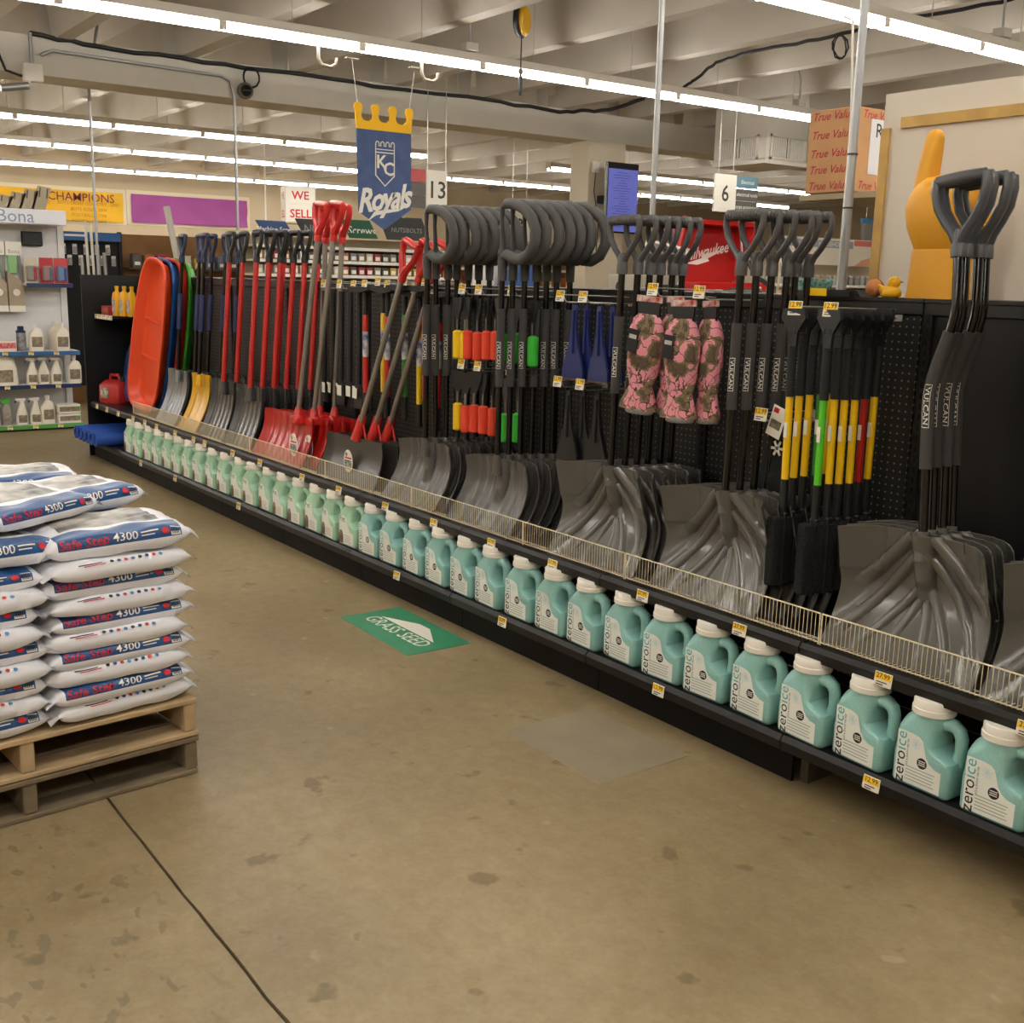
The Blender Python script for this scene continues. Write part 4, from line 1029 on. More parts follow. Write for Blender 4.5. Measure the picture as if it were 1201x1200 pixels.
obj('camera_arm', B().tube([(.05, -.03, -.08), (.06, -.10, -.13)], .02, 8), WHITE, t, 40); obj('camera_barrel', B().tube([(.06, -.05, -.12), (.07, -.30, -.17)], .035, 10), CHROME, t, 40)
t = thing('dome_camera', 'small black dome camera fixed to the beam face', 'camera', (XBF, 4.98, 3.48))
obj('base_ring', B().lathe([(.085, 0), (.085, .03), (.07, .045)], 20, M=TM((0, 0, 0), ry=pi/2)), mat('dome_grey', '6d6a64', .5), t, 40); obj('dome', B().lathe([(.065, .03), (.06, .06), (.04, .09), (.01, .10)], 20, M=TM((0, 0, 0), ry=pi/2)), BLACKG, t, 40)
for i, (x, y) in enumerate(((-8.6, 5.74), (-5.3, 8.55), (-8.6, 10.1))):
    t = thing('light_feed', 'small electrical box and bent conduit above the lights, %s from the left' % ORD[(0, 2, 1)[i]], 'conduit', (x, y, 3.53), group='electrical feeds above the lights')
    obj('feed_box', B().rbox((-.05, -.06, .0), (.05, .06, .07), .006), mat('feed_grey', 'cfcac0', .5), t); obj('feed_pipe', B().tube([(0, 0, .07), (0, 0, .26), (.0, -.02, .33), (0, -.07, .40), (0, -.12, .46)], .011, 8), CHROME, t, 40)
# poles rising from the shelving top
t = thing('metal_pole', 'shiny metal conduit pole with cable ties rising beside the cardboard box', 'pole', (-2.575, 3.32, ZTOP))
obj('pole_tube', B().tube([(0, 0, .02), (0, 0, Z_SLAB-ZTOP)], .0145, 14), CHROME, t, 40); obj('base_tray', B().prism([(-.12, 0), (.12, 0), (.10, .022), (-.10, .022)], -.05, .05), BLKP, t)
obj('white_cord', B().tube([(-.10, .02, .95), (-.06, .02, .93), (-.03, .015, .60), (-.018, .0, .45), (-.02, 0, .02)], .0045, 6), WHITE, t, 40)
for z in (.30, .48): obj('cable_tie', B().lathe([(.014, 0), (.019, 0), (.019, .006), (.014, .006)], 10, M=TM((0, 0, z))), BLKP, t)
t = thing('metal_pole', 'slim metal conduit pole rising behind the ridged-grip shovels', 'pole', (-3.66, 3.40, ZTOP))
obj('pole_tube', B().tube([(0, 0, .0), (0, 0, Z_SLAB-ZTOP)], .0125, 14), CHROME, t, 40); obj('base_plate', B().lathe([(.05, 0), (.05, .008), (.02, .012)], 16), CHROME, t, 40)
# ---------------------------------------------------------------- on top of the black shelving
YEL = mat('hand_foam', 'd99a20', .55, bump=.03, bs=60)
t = thing('foam_hand', 'yellow pointing foam hand with raised finger standing on the shelving', 'foam hand', (-2.205, 3.34, ZTOP))
def ell(cx, w, d, z, n=24, cy=0, p=.75): return [(cx+w*math.copysign(abs(cos(2*pi*i/n))**p, cos(2*pi*i/n)), cy+d*math.copysign(abs(sin(2*pi*i/n))**p, sin(2*pi*i/n)), z) for i in range(n)]
q = B().loft([ell(0, .11, .062, 0), ell(0, .106, .06, .02), ell(0, .100, .058, .150), ell(0, .098, .056, .158)])
w = obj('wrist', q, YEL, t, 45)
q = B().loft([ell(0, .092, .052, .155), ell(-.002, .098, .06, .175), ell(-.004, .118, .074, .225), ell(-.006, .128, .080, .285), ell(.002, .124, .080, .33), ell(.012, .108, .072, .365), ell(.018, .085, .055, .385), ell(.02, .04, .03, .392)])
obj('fist', q, YEL, t, 50)
q = B().loft([ell(-.075, .040, .040, .26), ell(-.082, .037, .037, .34), ell(-.078, .034, .034, .40), ell(-.070, .031, .031, .46), ell(-.064, .028, .028, .51), ell(-.062, .020, .020, .532), ell(-.062, .008, .008, .540)])
obj('index_finger', q, YEL, t, 50)
for i in range(3):
    x = -.02+.045*i; q = B().tube([(x, .035, .36-.012*i), (x, .078, .34-.012*i), (x, .092, .295-.01*i), (x, .075, .26-.008*i)], [.022, .026, .026, .02], 10); obj('curled_finger', q, YEL, t, 50)
obj('thumb', B().tube([(.10, .03, .22), (.085, .085, .255), (.02, .105, .262), (-.03, .10, .262)], [.028, .028, .026, .02], 10), YEL, t, 50)
# duck, ball, rope, sign
t = thing('rubber_duck', 'small yellow rubber duck on the shelving top', 'duck', (-2.335, 3.27, ZTOP), (0, 0, 1.0))
YD = mat('duck_yellow', 'edb41a', .35); rg = [ell(0, w, d, z, 16, p=1) for z, w, d in ((0, .026, .02), (.008, .036, .027), (.022, .036, .027), (.034, .024, .02), (.038, .01, .01))]
obj('duck_body', B().loft(rg), YD, t, 60); obj('duck_head', B().loft([ell(.008, w, w, .032+z, 14, p=1) for z, w in ((0, .010), (.008, .019), (.02, .021), (.032, .016), (.038, .005))]), YD, t, 60)
obj('beak', B().loft([[(.026, -.007, .048), (.026, .007, .048), (.026, .007, .056), (.026, -.007, .056)], [(.040, -.005, .05), (.040, .005, .05), (.040, .005, .053), (.040, -.005, .053)]]), mat('beak_orange', 'd9701c', .4), t)
obj('duck_tail', B().tube([(-.028, 0, .025), (-.045, 0, .042)], [.014, .003], 8), YD, t, 50)
t = thing('ball', 'small brown leather-look ball beside the rubber duck', 'ball', (-2.40, 3.27, ZTOP+.031))
obj('ball_skin', B().lathe([(.031*sin(pi*i/10)+.0001, -.031*cos(pi*i/10)) for i in range(11)], 18), mat('ball_brown', 'b5703a', .6, bump=.3, bs=200), t, 70)
obj('ball_seam', B().tube([(.0312*cos(2*pi*i/24), 0, .0312*sin(2*pi*i/24)) for i in range(24)], .0012, 5, closed=True), mat('seam_brown', '7a4a24', .7), t)
t = thing('rope_hank', 'hank of teal and white rope lying on the shelving top', 'rope', (-2.70, 3.30, ZTOP))
for i in range(6): obj('rope_turn', B().tube([(.075*cos(2*pi*k/20), .03*sin(2*pi*k/20)+.004*i, .012+.008*i+.004*sin(k+i)) for k in range(20)], .007, 6, closed=True), mat('rope_teal', '8fb8a8', .8, c2='3f6a60', vs=90), t, 50)
t = thing('shelf_sign', 'small yellow price sign on a black stand on the shelving top', 'sign', (-2.57, 3.20, ZTOP))
obj('stand', B().box((-.13, -.012, 0), (.13, .012, .018)), BLKP, t); obj('sign_card', B().box((-.04, -.016, .0), (.035, -.0125, .026)), TAGY, t)
# white partition board behind the hand
t = thing('partition_board', 'cream partition board with tan wood battens behind the yellow hand', 'board', (-1.75, 3.58, 0))
obj('sheet', B().box((-.90, 0, 0), (1.1, .03, 2.27)), mat('board_cream', 'd3c9b8', .6, var=.03, vs=3), t)
TAN = mat('batten_tan', 'c09a55', .6, var=.12, vs=12)
obj('batten', B().box((-.90, -.012, 1.2), (-.865, 0, 2.15)), TAN, t); obj('batten', B().box((-.82, -.012, 2.145), (1.05, 0, 2.182)), TAN, t)
# cardboard carton on a rack behind the board
t = thing('storage_rack', 'steel storage rack standing behind the cream partition board', 'rack', (-3.2, 4.45, 0))
for x in (.12, .75):
    for y in (-.18, .30): obj('post', B().box((x-.02, y-.02, 0), (x+.02, y+.02, 2.0)), mat('rack_grey', '8b8578', .5), t)
for z in (.5, 1.2, 1.97): obj('rack_shelf', B().box(((-.33 if z > 1.5 else .08), -.26, z), (.80, .36, z+.025)), mat('rack_board', '9a8a6c', .7), t)
CARD = mat('cardboard', 'b98a5c', .75, var=.08, vs=6)
t = thing('cardboard_box', 'brown cardboard box with red lettering and white RE notice, up high', 'box', (-3.38, 4.45, 2.0))
obj('carton', B().rbox((-.13, -.25, 0), (.13, .35, .36), .004), CARD, t)
q = B(); RC = mat('ink_crimson', 'b0303a', .7)
for i, (x, z) in enumerate(((.0, .33), (.0, .25), (.0, .17), (.0, .10), (.0, .03))): put_text(q, 'True Value', .05, FACE_MY((x*.5, -.2512, z)), shear=.3, bold=.01)
for i, (y, z) in enumerate(((-.10, .33), (.18, .33), (-.10, .03), (.18, .03))): put_text(q, 'True Value', .05, TM((.1312, y, z), rx=pi/2, rz=pi/2), shear=.3, bold=.01)
lo = obj('lettering', q, RC, t); lo['kind'] = 'stuff'
n = obj('paper_notice', B().box((.1306, -.15, .08), (.133, .22, .315)), mat('paper', 'd9d8d8', .6), t)
obj('notice_lettering', put_text(B(), 'RE', .085, TM((.1335, -.07, .265), rx=pi/2, rz=pi/2), bold=.005), INK, n)

# ---------------------------------------------------------------- counter and goods behind the shelving
t = thing('back_counter', 'long black display counter hidden behind the shovel shelving', 'counter', (-5.4, 4.5, 0))
obj('counter_body', B().box((-1.5, -.25, 0), (1.5, .25, 1.42)), BLACK, t); obj('counter_top', B().rbox((-1.52, -.28, 1.42), (1.52, .28, 1.46), .005), SHELFB, t)
ZC = 1.46
def carton(name, x, y, z, w, d, h, c, label, cat='box', rz=0, extra=None):
    t = thing(name, label, cat, (x, y, z), (0, 0, rz)); obj('carton', B().rbox((-w/2, -d/2, 0), (w/2, d/2, h), .004), c, t)
    obj('flap_line', B().box((-w/2-.001, -.004, h*.0), (w/2+.001, .004, h+.001)), mat('tape_tan', 'c9b58c', .4), t)
    if extra: extra(t)
    return t
carton('white_carton', -6.28, 4.42, ZC, .26, .2, .29, mat('carton_white', 'dcd8cf', .6), 'white carton standing behind the loop-handle shovels')
carton('blue_carton', -6.03, 4.42, ZC, .16, .2, .24, mat('carton_blue', '2b4a86', .5), 'blue carton next to the white carton behind the loop handles')
def dot(t): obj('black_dot', B().lathe([(.035, 0), (.035, .003)], 18, M=TM((0, -.08, .10), rx=pi/2)), INK, t)
carton('grey_carton', -4.87, 4.38, ZC, .22, .155, .17, mat('carton_grey', 'b5ac99', .6), 'pale grey carton with a round black dot', extra=dot)
t = thing('framed_panel', 'slanted clear panel in a white frame behind the pale carton', 'panel', (-4.88, 4.56, ZC), (radians(-8), radians(10), 0))
q = B()
for a, c, d, e in ((-.18, 0, -.165, .36), (.165, 0, .18, .36), (-.18, .345, .18, .36), (-.18, 0, .18, .015)): q.box((a, -.008, c), (d, .008, e))
obj('frame', q, WHITE, t); obj('pane', B().box((-.165, -.002, .015), (.165, .002, .345)), mat('acrylic', 'b8b0a0', .1, trans=.4), t)
carton('black_box', -4.66, 4.45, ZC, .14, .18, .12, BLKP, 'small black box beside the pale grey carton')
t = thing('clear_organiser', 'small clear plastic organiser with dark cord behind the camouflage gloves', 'organiser', (-4.02, 4.42, ZC))
obj('tray', B().rbox((-.12, -.07, 0), (.12, .07, .10), .006), mat('clear_grey', '8a8d8a', .15, trans=.5), t)
for x in (-.06, .03): obj('divider', B().box((x-.002, -.066, .004), (x+.002, .066, .11)), mat('clear_grey', '8a8d8a', .15), t)
obj('cord', B().tube([(-.06, 0, .1), (-.05, 0, .2), (.0, 0, .24), (.05, .0, .17), (.14, 0, .13), (.19, 0, .0)], .013, 8), CAB, t, 50)
# open red tool chest
t = thing('tool_chest', 'open red steel tool chest with white lettering, lid raised', 'tool chest', (-9.55, 9.93, 0))
RT = mat('chest_red', 'bf201c', .3, coat=.3)
obj('display_base', B().box((-.3, -.55, 0), (.3, .55, 1.2)), BLACK, t)
obj('chest_body', B().rbox((-.3, -.58, 1.2), (.3, .58, 1.62), .01), RT, t)
obj('lid_back', B().rbox((-.30, -.58, 1.62), (-.26, .58, 2.28), .008), mat('chest_red_dark', 'a81c19', .4), t)
for s in (-1, 1): obj('lid_side', B().prism([(-.30, 1.62), (-.30, 2.28), (.05, 2.36), (.05, 2.24), (-.10, 1.70)], s*.58-.012, s*.58+.012, 'xz'), RT, t)
obj('lid_front', B().box((-.30, -.58, 2.28), (.05, .58, 2.33), 0, TM((0, 0, 0), ry=0)), RT, t)
obj('gas_strut', B().tube([(.0, .50, 1.66), (-.1, .50, 2.2)], .014, 8), CHROME, t, 40)
q = B(); v, f = text('Milwaukee', .19, bold=.015, shear=.25); q.add([(-.257, p[0]*.9+.10, 1.98+p[1]+.16*p[0]) for p in v], f)
obj('lettering', q, WHITE, t); q = B()
q.prism([(-.25, 1.83), (.02, 1.90), (.0, 1.935), (.42, 2.02), (.12, 1.90), (.15, 1.87), (-.05, 1.82)], -.2572, -.2565, 'yz'); obj('bolt_mark', q, WHITE, t)
obj('price_card', B().box((.301, .34, 1.30), (.304, .48, 1.58)), WHITE, t)

# ---------------------------------------------------------------- far shelving with goods (all facing the main aisle)
BEIGE = mat('shelf_beige', 'cbbd9f', .6)
def far_unit(name, x, y0, y1, z1, shelves, label, back, depth=.45):
    t = thing(name, label, 'shelving', (x, (y0+y1)/2, 0)); h = (y1-y0)/2
    obj('back_panel', B().box((-depth, -h, 0), (-depth+.02, h, z1)), back, t)
    for s in (-1, 1): obj('side_post', B().box((-depth, s*h-.02, 0), (-depth+.06, s*h+.02, z1)), BEIGE, t)
    for z in shelves: obj('shelf_board', B().box((-depth+.02, -h+.02, z-.02), (0, h-.02, z)), BEIGE, t)
    for z in shelves: obj('price_strip', B().box((0, -h+.02, z-.03), (.006, h-.02, z+.004)), WHITE, t)
    return t
far_unit('fastener_shelving', -12.0, 5.15, 7.85, 2.03, (.2, .7, 1.15, 1.42, 1.60, 1.76, 1.92), 'beige fastener shelving full of small packets under the slanted headers', mat('unit_back', 'a89a80', .8))
PCOL = ['8c8578', 'c9bfa9', '9a3340', 'c2a04a', '6d7683', 'd8d0c0', 'b06a3a', '54514d']
rp = random.Random(21)
pk = []
for i, c in enumerate(PCOL):
    q = B().rbox((-.02, -.04, 0), (.02, .04, .10), .004); q.box((.0205, -.03, .02), (.022, .03, .065), 1)
    pk.append(q.mesh('packet', [mat('packet_%d' % i, c, .6), TAGW]))
names = ['grey', 'cream', 'crimson', 'mustard', 'slate', 'white', 'rust', 'charcoal']
for r_, z in enumerate((1.42, 1.60, 1.76)):
    for i in range(24):
        k = rp.randrange(8); o = link('hardware_packet', pk[k], None, (-12.06, 5.24+.108*i, z)); tag(o, 'small %s hardware packet, %s from the left in the %s fastener row' % (names[k], ORD[i], ('lower', 'middle', 'upper')[r_]), 'packet', 'hardware packets on the fastener shelving')
def header(y0, y1, z0, z1, c, txt_, ink, label, sl=.09):
    t = thing('header_board', label, 'sign', (-11.97, (y0+y1)/2, (z0+z1)/2)); h = (y1-y0)/2; v = (z1-z0)/2
    obj('board', B().prism([(-h, v), (h-sl, v), (h, -v), (-h+sl, -v)], -.012, .012, 'yz', M=TM((0, 0, 0), ry=radians(-12))), c, t)
    if txt_: obj('lettering', put_text(B(), txt_, .13 if len(txt_) < 8 else .075, TM((.022, .02, -.02), rx=pi/2, rz=pi/2), bold=.01), ink, t)
    obj('bracket', B().box((-.04, -.02, -v), (-.015, .02, v)), BEIGE, t)
DK = mat('board_dark', '2b2a29', .5); SILV = mat('ink_silver', '8f8d88', .5)
header(5.18, 5.62, 2.03, 2.18, mat('board_blue', '1e3f74', .5), 'Machine Screws', WHITE, 'blue slanted header board above the fastener shelving')
header(5.66, 6.12, 2.03, 2.22, DK, 'NUTS', SILV, 'black slanted header board reading NUTS')
header(6.24, 6.70, 2.03, 2.24, mat('board_green', '14593a', .5), 'Screws', WHITE, 'green slanted header board behind the red grips')
header(6.74, 7.42, 2.03, 2.30, DK, 'NUTS|BOLTS', SILV, 'black slanted header board reading NUTS BOLTS under the banner')
far_unit('tool_shelving', -13.4, 8.15, 11.2, 2.0, (.2, .7, 1.15, 1.45, 1.75), 'beige tool shelving with wooden-handled goods behind the loop handles', mat('unit_back_wood', 'a77f4c', .7, var=.15, vs=6))
for i in range(16):
    k = rp.randrange(8); z = (1.45, 1.75)[i % 2]
    q = B().rbox((-.06, -.05, 0), (.06, .05, .12+.1*rp.random()), .006); q.box((.061, -.035, .03), (.063, .035, .09), 1)
    t_ = obj('boxed_tool', q, [mat('packet_%d' % k, PCOL[k], .6), TAGW], None, None, (-13.5, 8.3+.18*i, z)); tag(t_, 'small %s boxed tool on the beige tool shelving, %s from the left' % (names[k], ORD[i]), 'box', 'boxed tools on the tool shelving')
def aisle_sign(x, y, z, num, w, left, label):
    t = thing('aisle_sign', label, 'sign', (x, y, z)); h = .42
    obj('number_panel', B().box((-.01, -w/2, -h/2), (.01, w/2, h/2)), mat('sign_white', 'dcd6c8', .6), t)
    obj('numeral', put_text(B(), num, .26, TM((.012, 0, -.01), rx=pi/2, rz=pi/2), bold=.01), mat('ink_dark', '35332f', .6), t)
    for i, (c, tx) in enumerate(left[1]):
        s = left[0]; y0 = s*(w/2+.19); hh = h/3
        p = obj('category_panel', B().box((-.008, y0-.18, h/2-hh*(i+1)+.004), (.008, y0+.18, h/2-hh*i-.004)), c, t)
        if tx: obj('category_lettering', put_text(B(), tx, .06, TM((.0095, y0, h/2-hh*(i+.5)), rx=pi/2, rz=pi/2)), WHITE, p)
    for s in (-1, 1): obj('hanger', B().tube([(0, s*.12, h/2), (0, s*.12, Z_SLAB-z)], .004, 5), STEEL, t)
D2 = mat('sign_grey', '57544e', .6)
aisle_sign(-11.0, 6.92, 2.56, '13', .27, (-1, [(mat('sign_rose', 'b04a4a', .6), ''), (D2, ''), (D2, '')]), 'hanging aisle sign reading 13 beside the crown banner')
aisle_sign(-9.4, 9.85, 2.63, '6', .36, (1, [(mat('sign_teal', '5d7f8c', .6), 'Electrical'), (D2, 'electrical tools'), (D2, 'surge protectors')]), 'hanging aisle sign reading 6 above the ridged-grip shovels')
aisle_sign(-13.0, 9.55, 2.35, '8', .36, (1, [(mat('sign_rose', 'b04a4a', .6), ''), (D2, ''), (D2, '')]), 'hanging aisle sign reading 8 seen through the loop handles')
# screen on the column
t = thing('display_screen', 'tall lit blue information screen mounted beside the tan column', 'screen', (-11.3, 9.93, 2.66), (0, 0, 0))
obj('bezel', B().rbox((-.03, -.27, -.44), (.03, .27, .44), .01), BLACKG, t)
sc_ = obj('screen_face', B().box((.031, -.25, -.42), (.033, .25, .36)), mat('screen_blue', '5a5fa8', .3, emit=.55), t)
q = B()
for i in range(22):
    w_ = rp.uniform(.05, .19); q.box((.0335, -w_, .31-.032*i), (.0345, w_*.7, .316-.032*i))
obj('screen_text', q, mat('screen_ink', '2c3070', .4), sc_)
obj('wall_arm', B().box((-.42, -.05, -.05), (-.03, .05, .05)), BLKP, t)
t = thing('wall_box', 'small white socket box with cable on the tan column', 'box', (-11.70, 9.80, 3.06))
obj('cover', B().rbox((0, -.05, -.07), (.05, .05, .07), .006), WHITE, t); obj('cable', B().tube([(.03, 0, -.07), (.03, -.02, -.3), (.05, .06, -.7), (.06, .02, -1.2)], .006, 6), CAB, t, 50)
# household display
t = far_unit('household_shelving', -9.6, 10.9, 13.6, 1.95, (.2, .7, 1.15, 1.42, 1.62), 'cream household goods shelving with rows of jars on the right', mat('unit_back_cream', 'd2c5ad', .7))
t = thing('poster_board', 'cream header board reading HOUSEHOLD above the jars', 'sign', (-9.58, 12.1, 2.03))
obj('board', B().box((-.01, -1.0, -.16), (.01, 1.1, .18)), mat('poster_cream', 'ddd3bf', .6), t)
q = B(); q.box((.011, -.98, .06), (.012, -.45, .15)); q.box((.011, -.40, .06), (.012, .40, .15)); put_text(q, 'HOUSEHOLD', .085, TM((.0135, -.05, .103), rx=pi/2, rz=pi/2), 1, bold=.01)
q.prism([(-.98, -.16), (-.45, -.16), (-.50, -.05), (-.72, -.0), (-.95, -.08)], .0112, .0118, 'yz', 2); q.prism([(.45, -.16), (.95, -.16), (.9, -.02), (.6, -.08)], .0112, .0118, 'yz', 2); q.box((.011, .42, .10), (.0125, 1.0, .17), 3)
for s in (-.99, 1.09): obj('leg', B().box((-.03, s-.015, -2.03), (-.011, s+.015, .1)), BEIGE, t)
obj('print', q, [mat('print_slate', '8f96a0', .6), WHITE, mat('print_peach', 'd9a27c', .6), mat('print_coral', 'cf6f62', .6)], t)
jar = []
for i, c in enumerate(('b9ae98', '8f8a80', 'c99a6a', 'a7a9a6')):
    q = B().lathe([(.035, 0), (.04, .01), (.04, .085), (.028, .10), (.028, .105)], 10); q.lathe([(.03, .105), (.03, .125)], 10, 1); jar.append(q.mesh('jar', [mat('jar_%d' % i, c, .3), mat('jar_lid', 'd9cdb4', .5)], 40))
jn = ['tan', 'grey', 'amber', 'silver']
for r_, z in enumerate((1.42, 1.62)):
    for i in range(22):
        k = rp.randrange(4); tag(link('jar', jar[k], None, (-9.70, 11.02+.118*i, z)), 'small %s jar, %s from the left in the %s household shelf row' % (jn[k], ORD[i], ('lower', 'upper')[r_]), 'jar', 'jars on the household shelving')
t = thing('clothing_rail', 'blue header bar with grey goods hanging beneath it at far right', 'rail', (-10.3, 14.2, 2.5)); obj('header_bar', B().box((-.02, -.6, 0), (.02, .6, .06)), mat('bar_blue', '4f93c9', .5), t)
for i in range(9): obj('hanging_sleeve', B().rbox((-.03, -.56+.125*i, -.30), (.03, -.45+.125*i, -.002), .01), mat('sleeve_grey', '8f8b85', .7), t)
for s in (-1, 1): obj('hanger', B().tube([(0, s*.5, .06), (0, s*.5, Z_SLAB-2.5)], .005, 5), STEEL, t)

# ---------------------------------------------------------------- back wall banners and boxes
def wall_banner(y0, y1, z0, z1, c, label, fn=None):
    t = thing('wall_banner', label, 'banner', (X_WALL, (y0+y1)/2, (z0+z1)/2)); h = (y1-y0)/2; v = (z1-z0)/2
    obj('backing', B().box((.0, -h-.08, -v-.05), (.03, h+.08, v+.08)), mat('backing_cream', 'ddd0b2', .6), t)
    def f_(u, w): return (.075+.012*sin(4*u+5*w)+.01*sin(11*u*w+1), u*h, -v+2*v*w)
    cl = obj('cloth', B().surf(f_, 40, 16, -.004), c, t, 60)
    if fn: fn(cl, h, v)
def champs(cl, h, v):
    q = B(); put_text(q, 'CHAMPIONS', .23, TM((.105, .62, v*.55), rx=pi/2, rz=pi/2), bold=.004); 
    obj('lettering', q, mat('ink_maroon', '7a3040', .7), cl)
    q = B()
    for i, tx in enumerate(('BOYS CROSS COUNTRY   2005', 'BOYS GOLF   2004', 'FOOTBALL   1798', 'FOOTBALL   2005')): put_text(q, tx, .088, TM((.105, h*.52, v*.16-.115*i), rx=pi/2, rz=pi/2))
    for i, tx in enumerate(('2012  2013', '2014')): put_text(q, tx, .10, TM((.105, -h*.15, v*.12-.14*i), rx=pi/2, rz=pi/2))
    rl = obj('results_lettering', q, mat('ink_ochre', 'a8791c', .7), cl); rl['kind'] = 'stuff'
wall_banner(4.55, 7.45, 2.58, 3.16, mat('banner_gold', 'e2ae28', .8, var=.08, vs=1.5), 'yellow CHAMPIONS banner on the back wall', champs)
wall_banner(7.62, 10.15, 2.60, 3.17, mat('banner_purple', '9a4a8c', .8, var=.08, vs=1.5), 'purple banner on the back wall right of the yellow one')
t = thing('tall_rack', 'tall beige rack near the back wall carrying the WE SELL boxes', 'rack', (-20.05, 9.6, 0))
for s in (-1, 1):
    for x in (-.25, .25): obj('post', B().box((x-.02, s*.5-.02, 0), (x+.02, s*.5+.02, 2.55)), BEIGE, t)
for z in (.3, .9, 1.5, 2.1, 2.55): obj('rack_shelf', B().box((-.3, -.55, z), (.3, .55, z+.02)), BEIGE, t)
for i, (tx, z, h) in enumerate((('SELL', 2.57, .33), ('WE', 2.90, .33))):
    t = thing('sign_box', 'white box with red lettering reading %s' % tx, 'box', (-20.05, 9.53, z), (0, 0, radians(-16))); w = .28
    obj('box_body', B().rbox((-w, -w, 0), (w, w, h), .006), mat('box_white', 'e2ddd2', .6), t)
    q = B(); put_text(q, tx, .21, TM((w+.001, 0, h*.45), rx=pi/2, rz=pi/2), bold=.02); obj('lettering', q, REDI, t); q = B(); put_text(q, tx, .19, TM((0, -w-.001, h*.45), rx=pi/2), bold=.02); obj('lettering', q, REDI, t)
# ---------------------------------------------------------------- floor-care display on the far left
GR = mat('display_white', 'd5d4d2', .5); BLUE = mat('strip_blue', '2c5f96', .5); NAVY = mat('strip_navy', '1d2c55', .5); GRN = mat('strip_green', '5a9a45', .5)
t = thing('floor_care_display', 'white floor-care display shelving with lettered header on the far left', 'shelving', (-12.0, 2.42, 0))
obj('back_panel', B().box((-.22, -.75, 0), (-.19, .75, 2.02)), GR, t)
hd = obj('header', B().rbox((-.22, -.75, 2.02), (.20, .69, 2.16), .006), mat('header_white', 'e8e8ee', .5), t)
obj('header_lettering', put_text(B(), 'Bona', .17, TM((.202, .22, 2.085), rx=pi/2, rz=pi/2)), mat('ink_bluegrey', '8b9db4', .6), hd)
for s in (.72, -.72): obj('side_post', B().box((-.22, s-.03, 0), (-.16, s+.03, 2.02)), GR, t)
for z, c in ((.06, GRN), (.46, NAVY), (.79, BLUE)):
    s = obj('shelf_board', B().box((-.19, -.75, z-.025), (.20, .75, z)), GR, t); obj('price_strip', B().box((.20, -.75, z-.04), (.208, .75, z+.0)), c, s)
    for i in range(6): price_tag(s, .209, -.68+.24*i, z-.02, .05, .034, rz=pi/2)
s = obj('small_shelf', B().box((-.19, .30, 1.43), (.12, .74, 1.455)), GR, t); obj('price_strip', B().box((.12, .30, 1.415), (.128, .74, 1.455)), NAVY, s)
obj('base_kick', B().box((-.15, -.75, 0), (.17, .75, .035)), BLACKM, t)
t = thing('display_screen', 'small black video screen on the white floor-care display', 'screen', (-12.17, 2.86, 1.82)); obj('screen_case', B().rbox((0, -.10, 0), (.03, .10, .14), .006), BLACKM, t); obj('screen_face', B().box((.0305, -.088, .014), (.032, .088, .126)), BLACKG, t); obj('bracket', B().box((-.02, -.02, .14), (.01, .02, .17)), GR, t)
TANB = mat('mop_box_tan', '9c8c74', .6); PKW = mat('pack_white', 'e4ded2', .55); PKG = mat('pad_green', '86b37e', .8)
for i, y in enumerate((2.50, 2.66)):
    t = thing('mop_kit', 'boxed floor mop kit with green pad hanging on the display, %s from the left' % ORD[i], 'mop', (-12.10, y, 1.23), group='boxed mop kits')
    obj('card_base', B().prism([(-.075, 0), (.075, 0), (.075, .22), (-.075, .34)], -.04, .06, 'yz'), TANB, t); obj('card_top', B().box((-.02, -.075, .49), (.04, .075, .62)), PKW, t)
    obj('back_card', B().box((-.035, -.075, .0), (-.02, .075, .62)), PKW, t); obj('mop_pad', B().rbox((-.015, -.06, .31), (.03, .03, .50), .01), PKG, t)
    for y2 in (.045, .06): obj('mop_pole', B().tube([(0, y2, .2), (0, y2, .5)], .006, 6), CHROME, t)
    obj('badge', B().lathe([(.035, 0), (.035, .002)], 16, M=TM((.0605, 0, .13), ry=pi/2)), PKW, t); obj('lettering', put_text(B(), 'Bona', .055, TM((.041, 0, .525), rx=pi/2, rz=pi/2)), SILV, t); obj('foot', B().box((-.03, -.075, -.06), (.065, .075, 0)), PKW, t)
for i, (y, c, n_) in enumerate(((2.80, 'cbbfa8', 'cream'), (2.95, 'b8343a', 'red'), (3.09, 'c04446', 'rose'))):
    t = thing('refill_pack', '%s blister pack on the small upper display shelf' % n_, 'pack', (-12.02, y, 1.455)); obj('card', B().box((-.01, -.065, 0), (.0, .065, .25)), mat('pack_'+n_, c, .6), t)
    obj('blister', B().rbox((0, -.05, .02), (.05, .05, .17), .015), mat('blister_%d' % i, ('8a857c', '9a7a78', '6a7c9c')[i], .2), t); obj('cartridge', B().tube([(.052, .03, .03), (.052, .03, .15)], .014, 8), mat('cartridge_%d' % i, ('a02a2c', '4d6a7c', '2f4f8a')[i], .4), t, 40)
BOT = mat('bottle_cream', 'e6ddca', .4); LABB = mat('bottle_label', '6f6250', .6, c2='a0907a', vs=30)
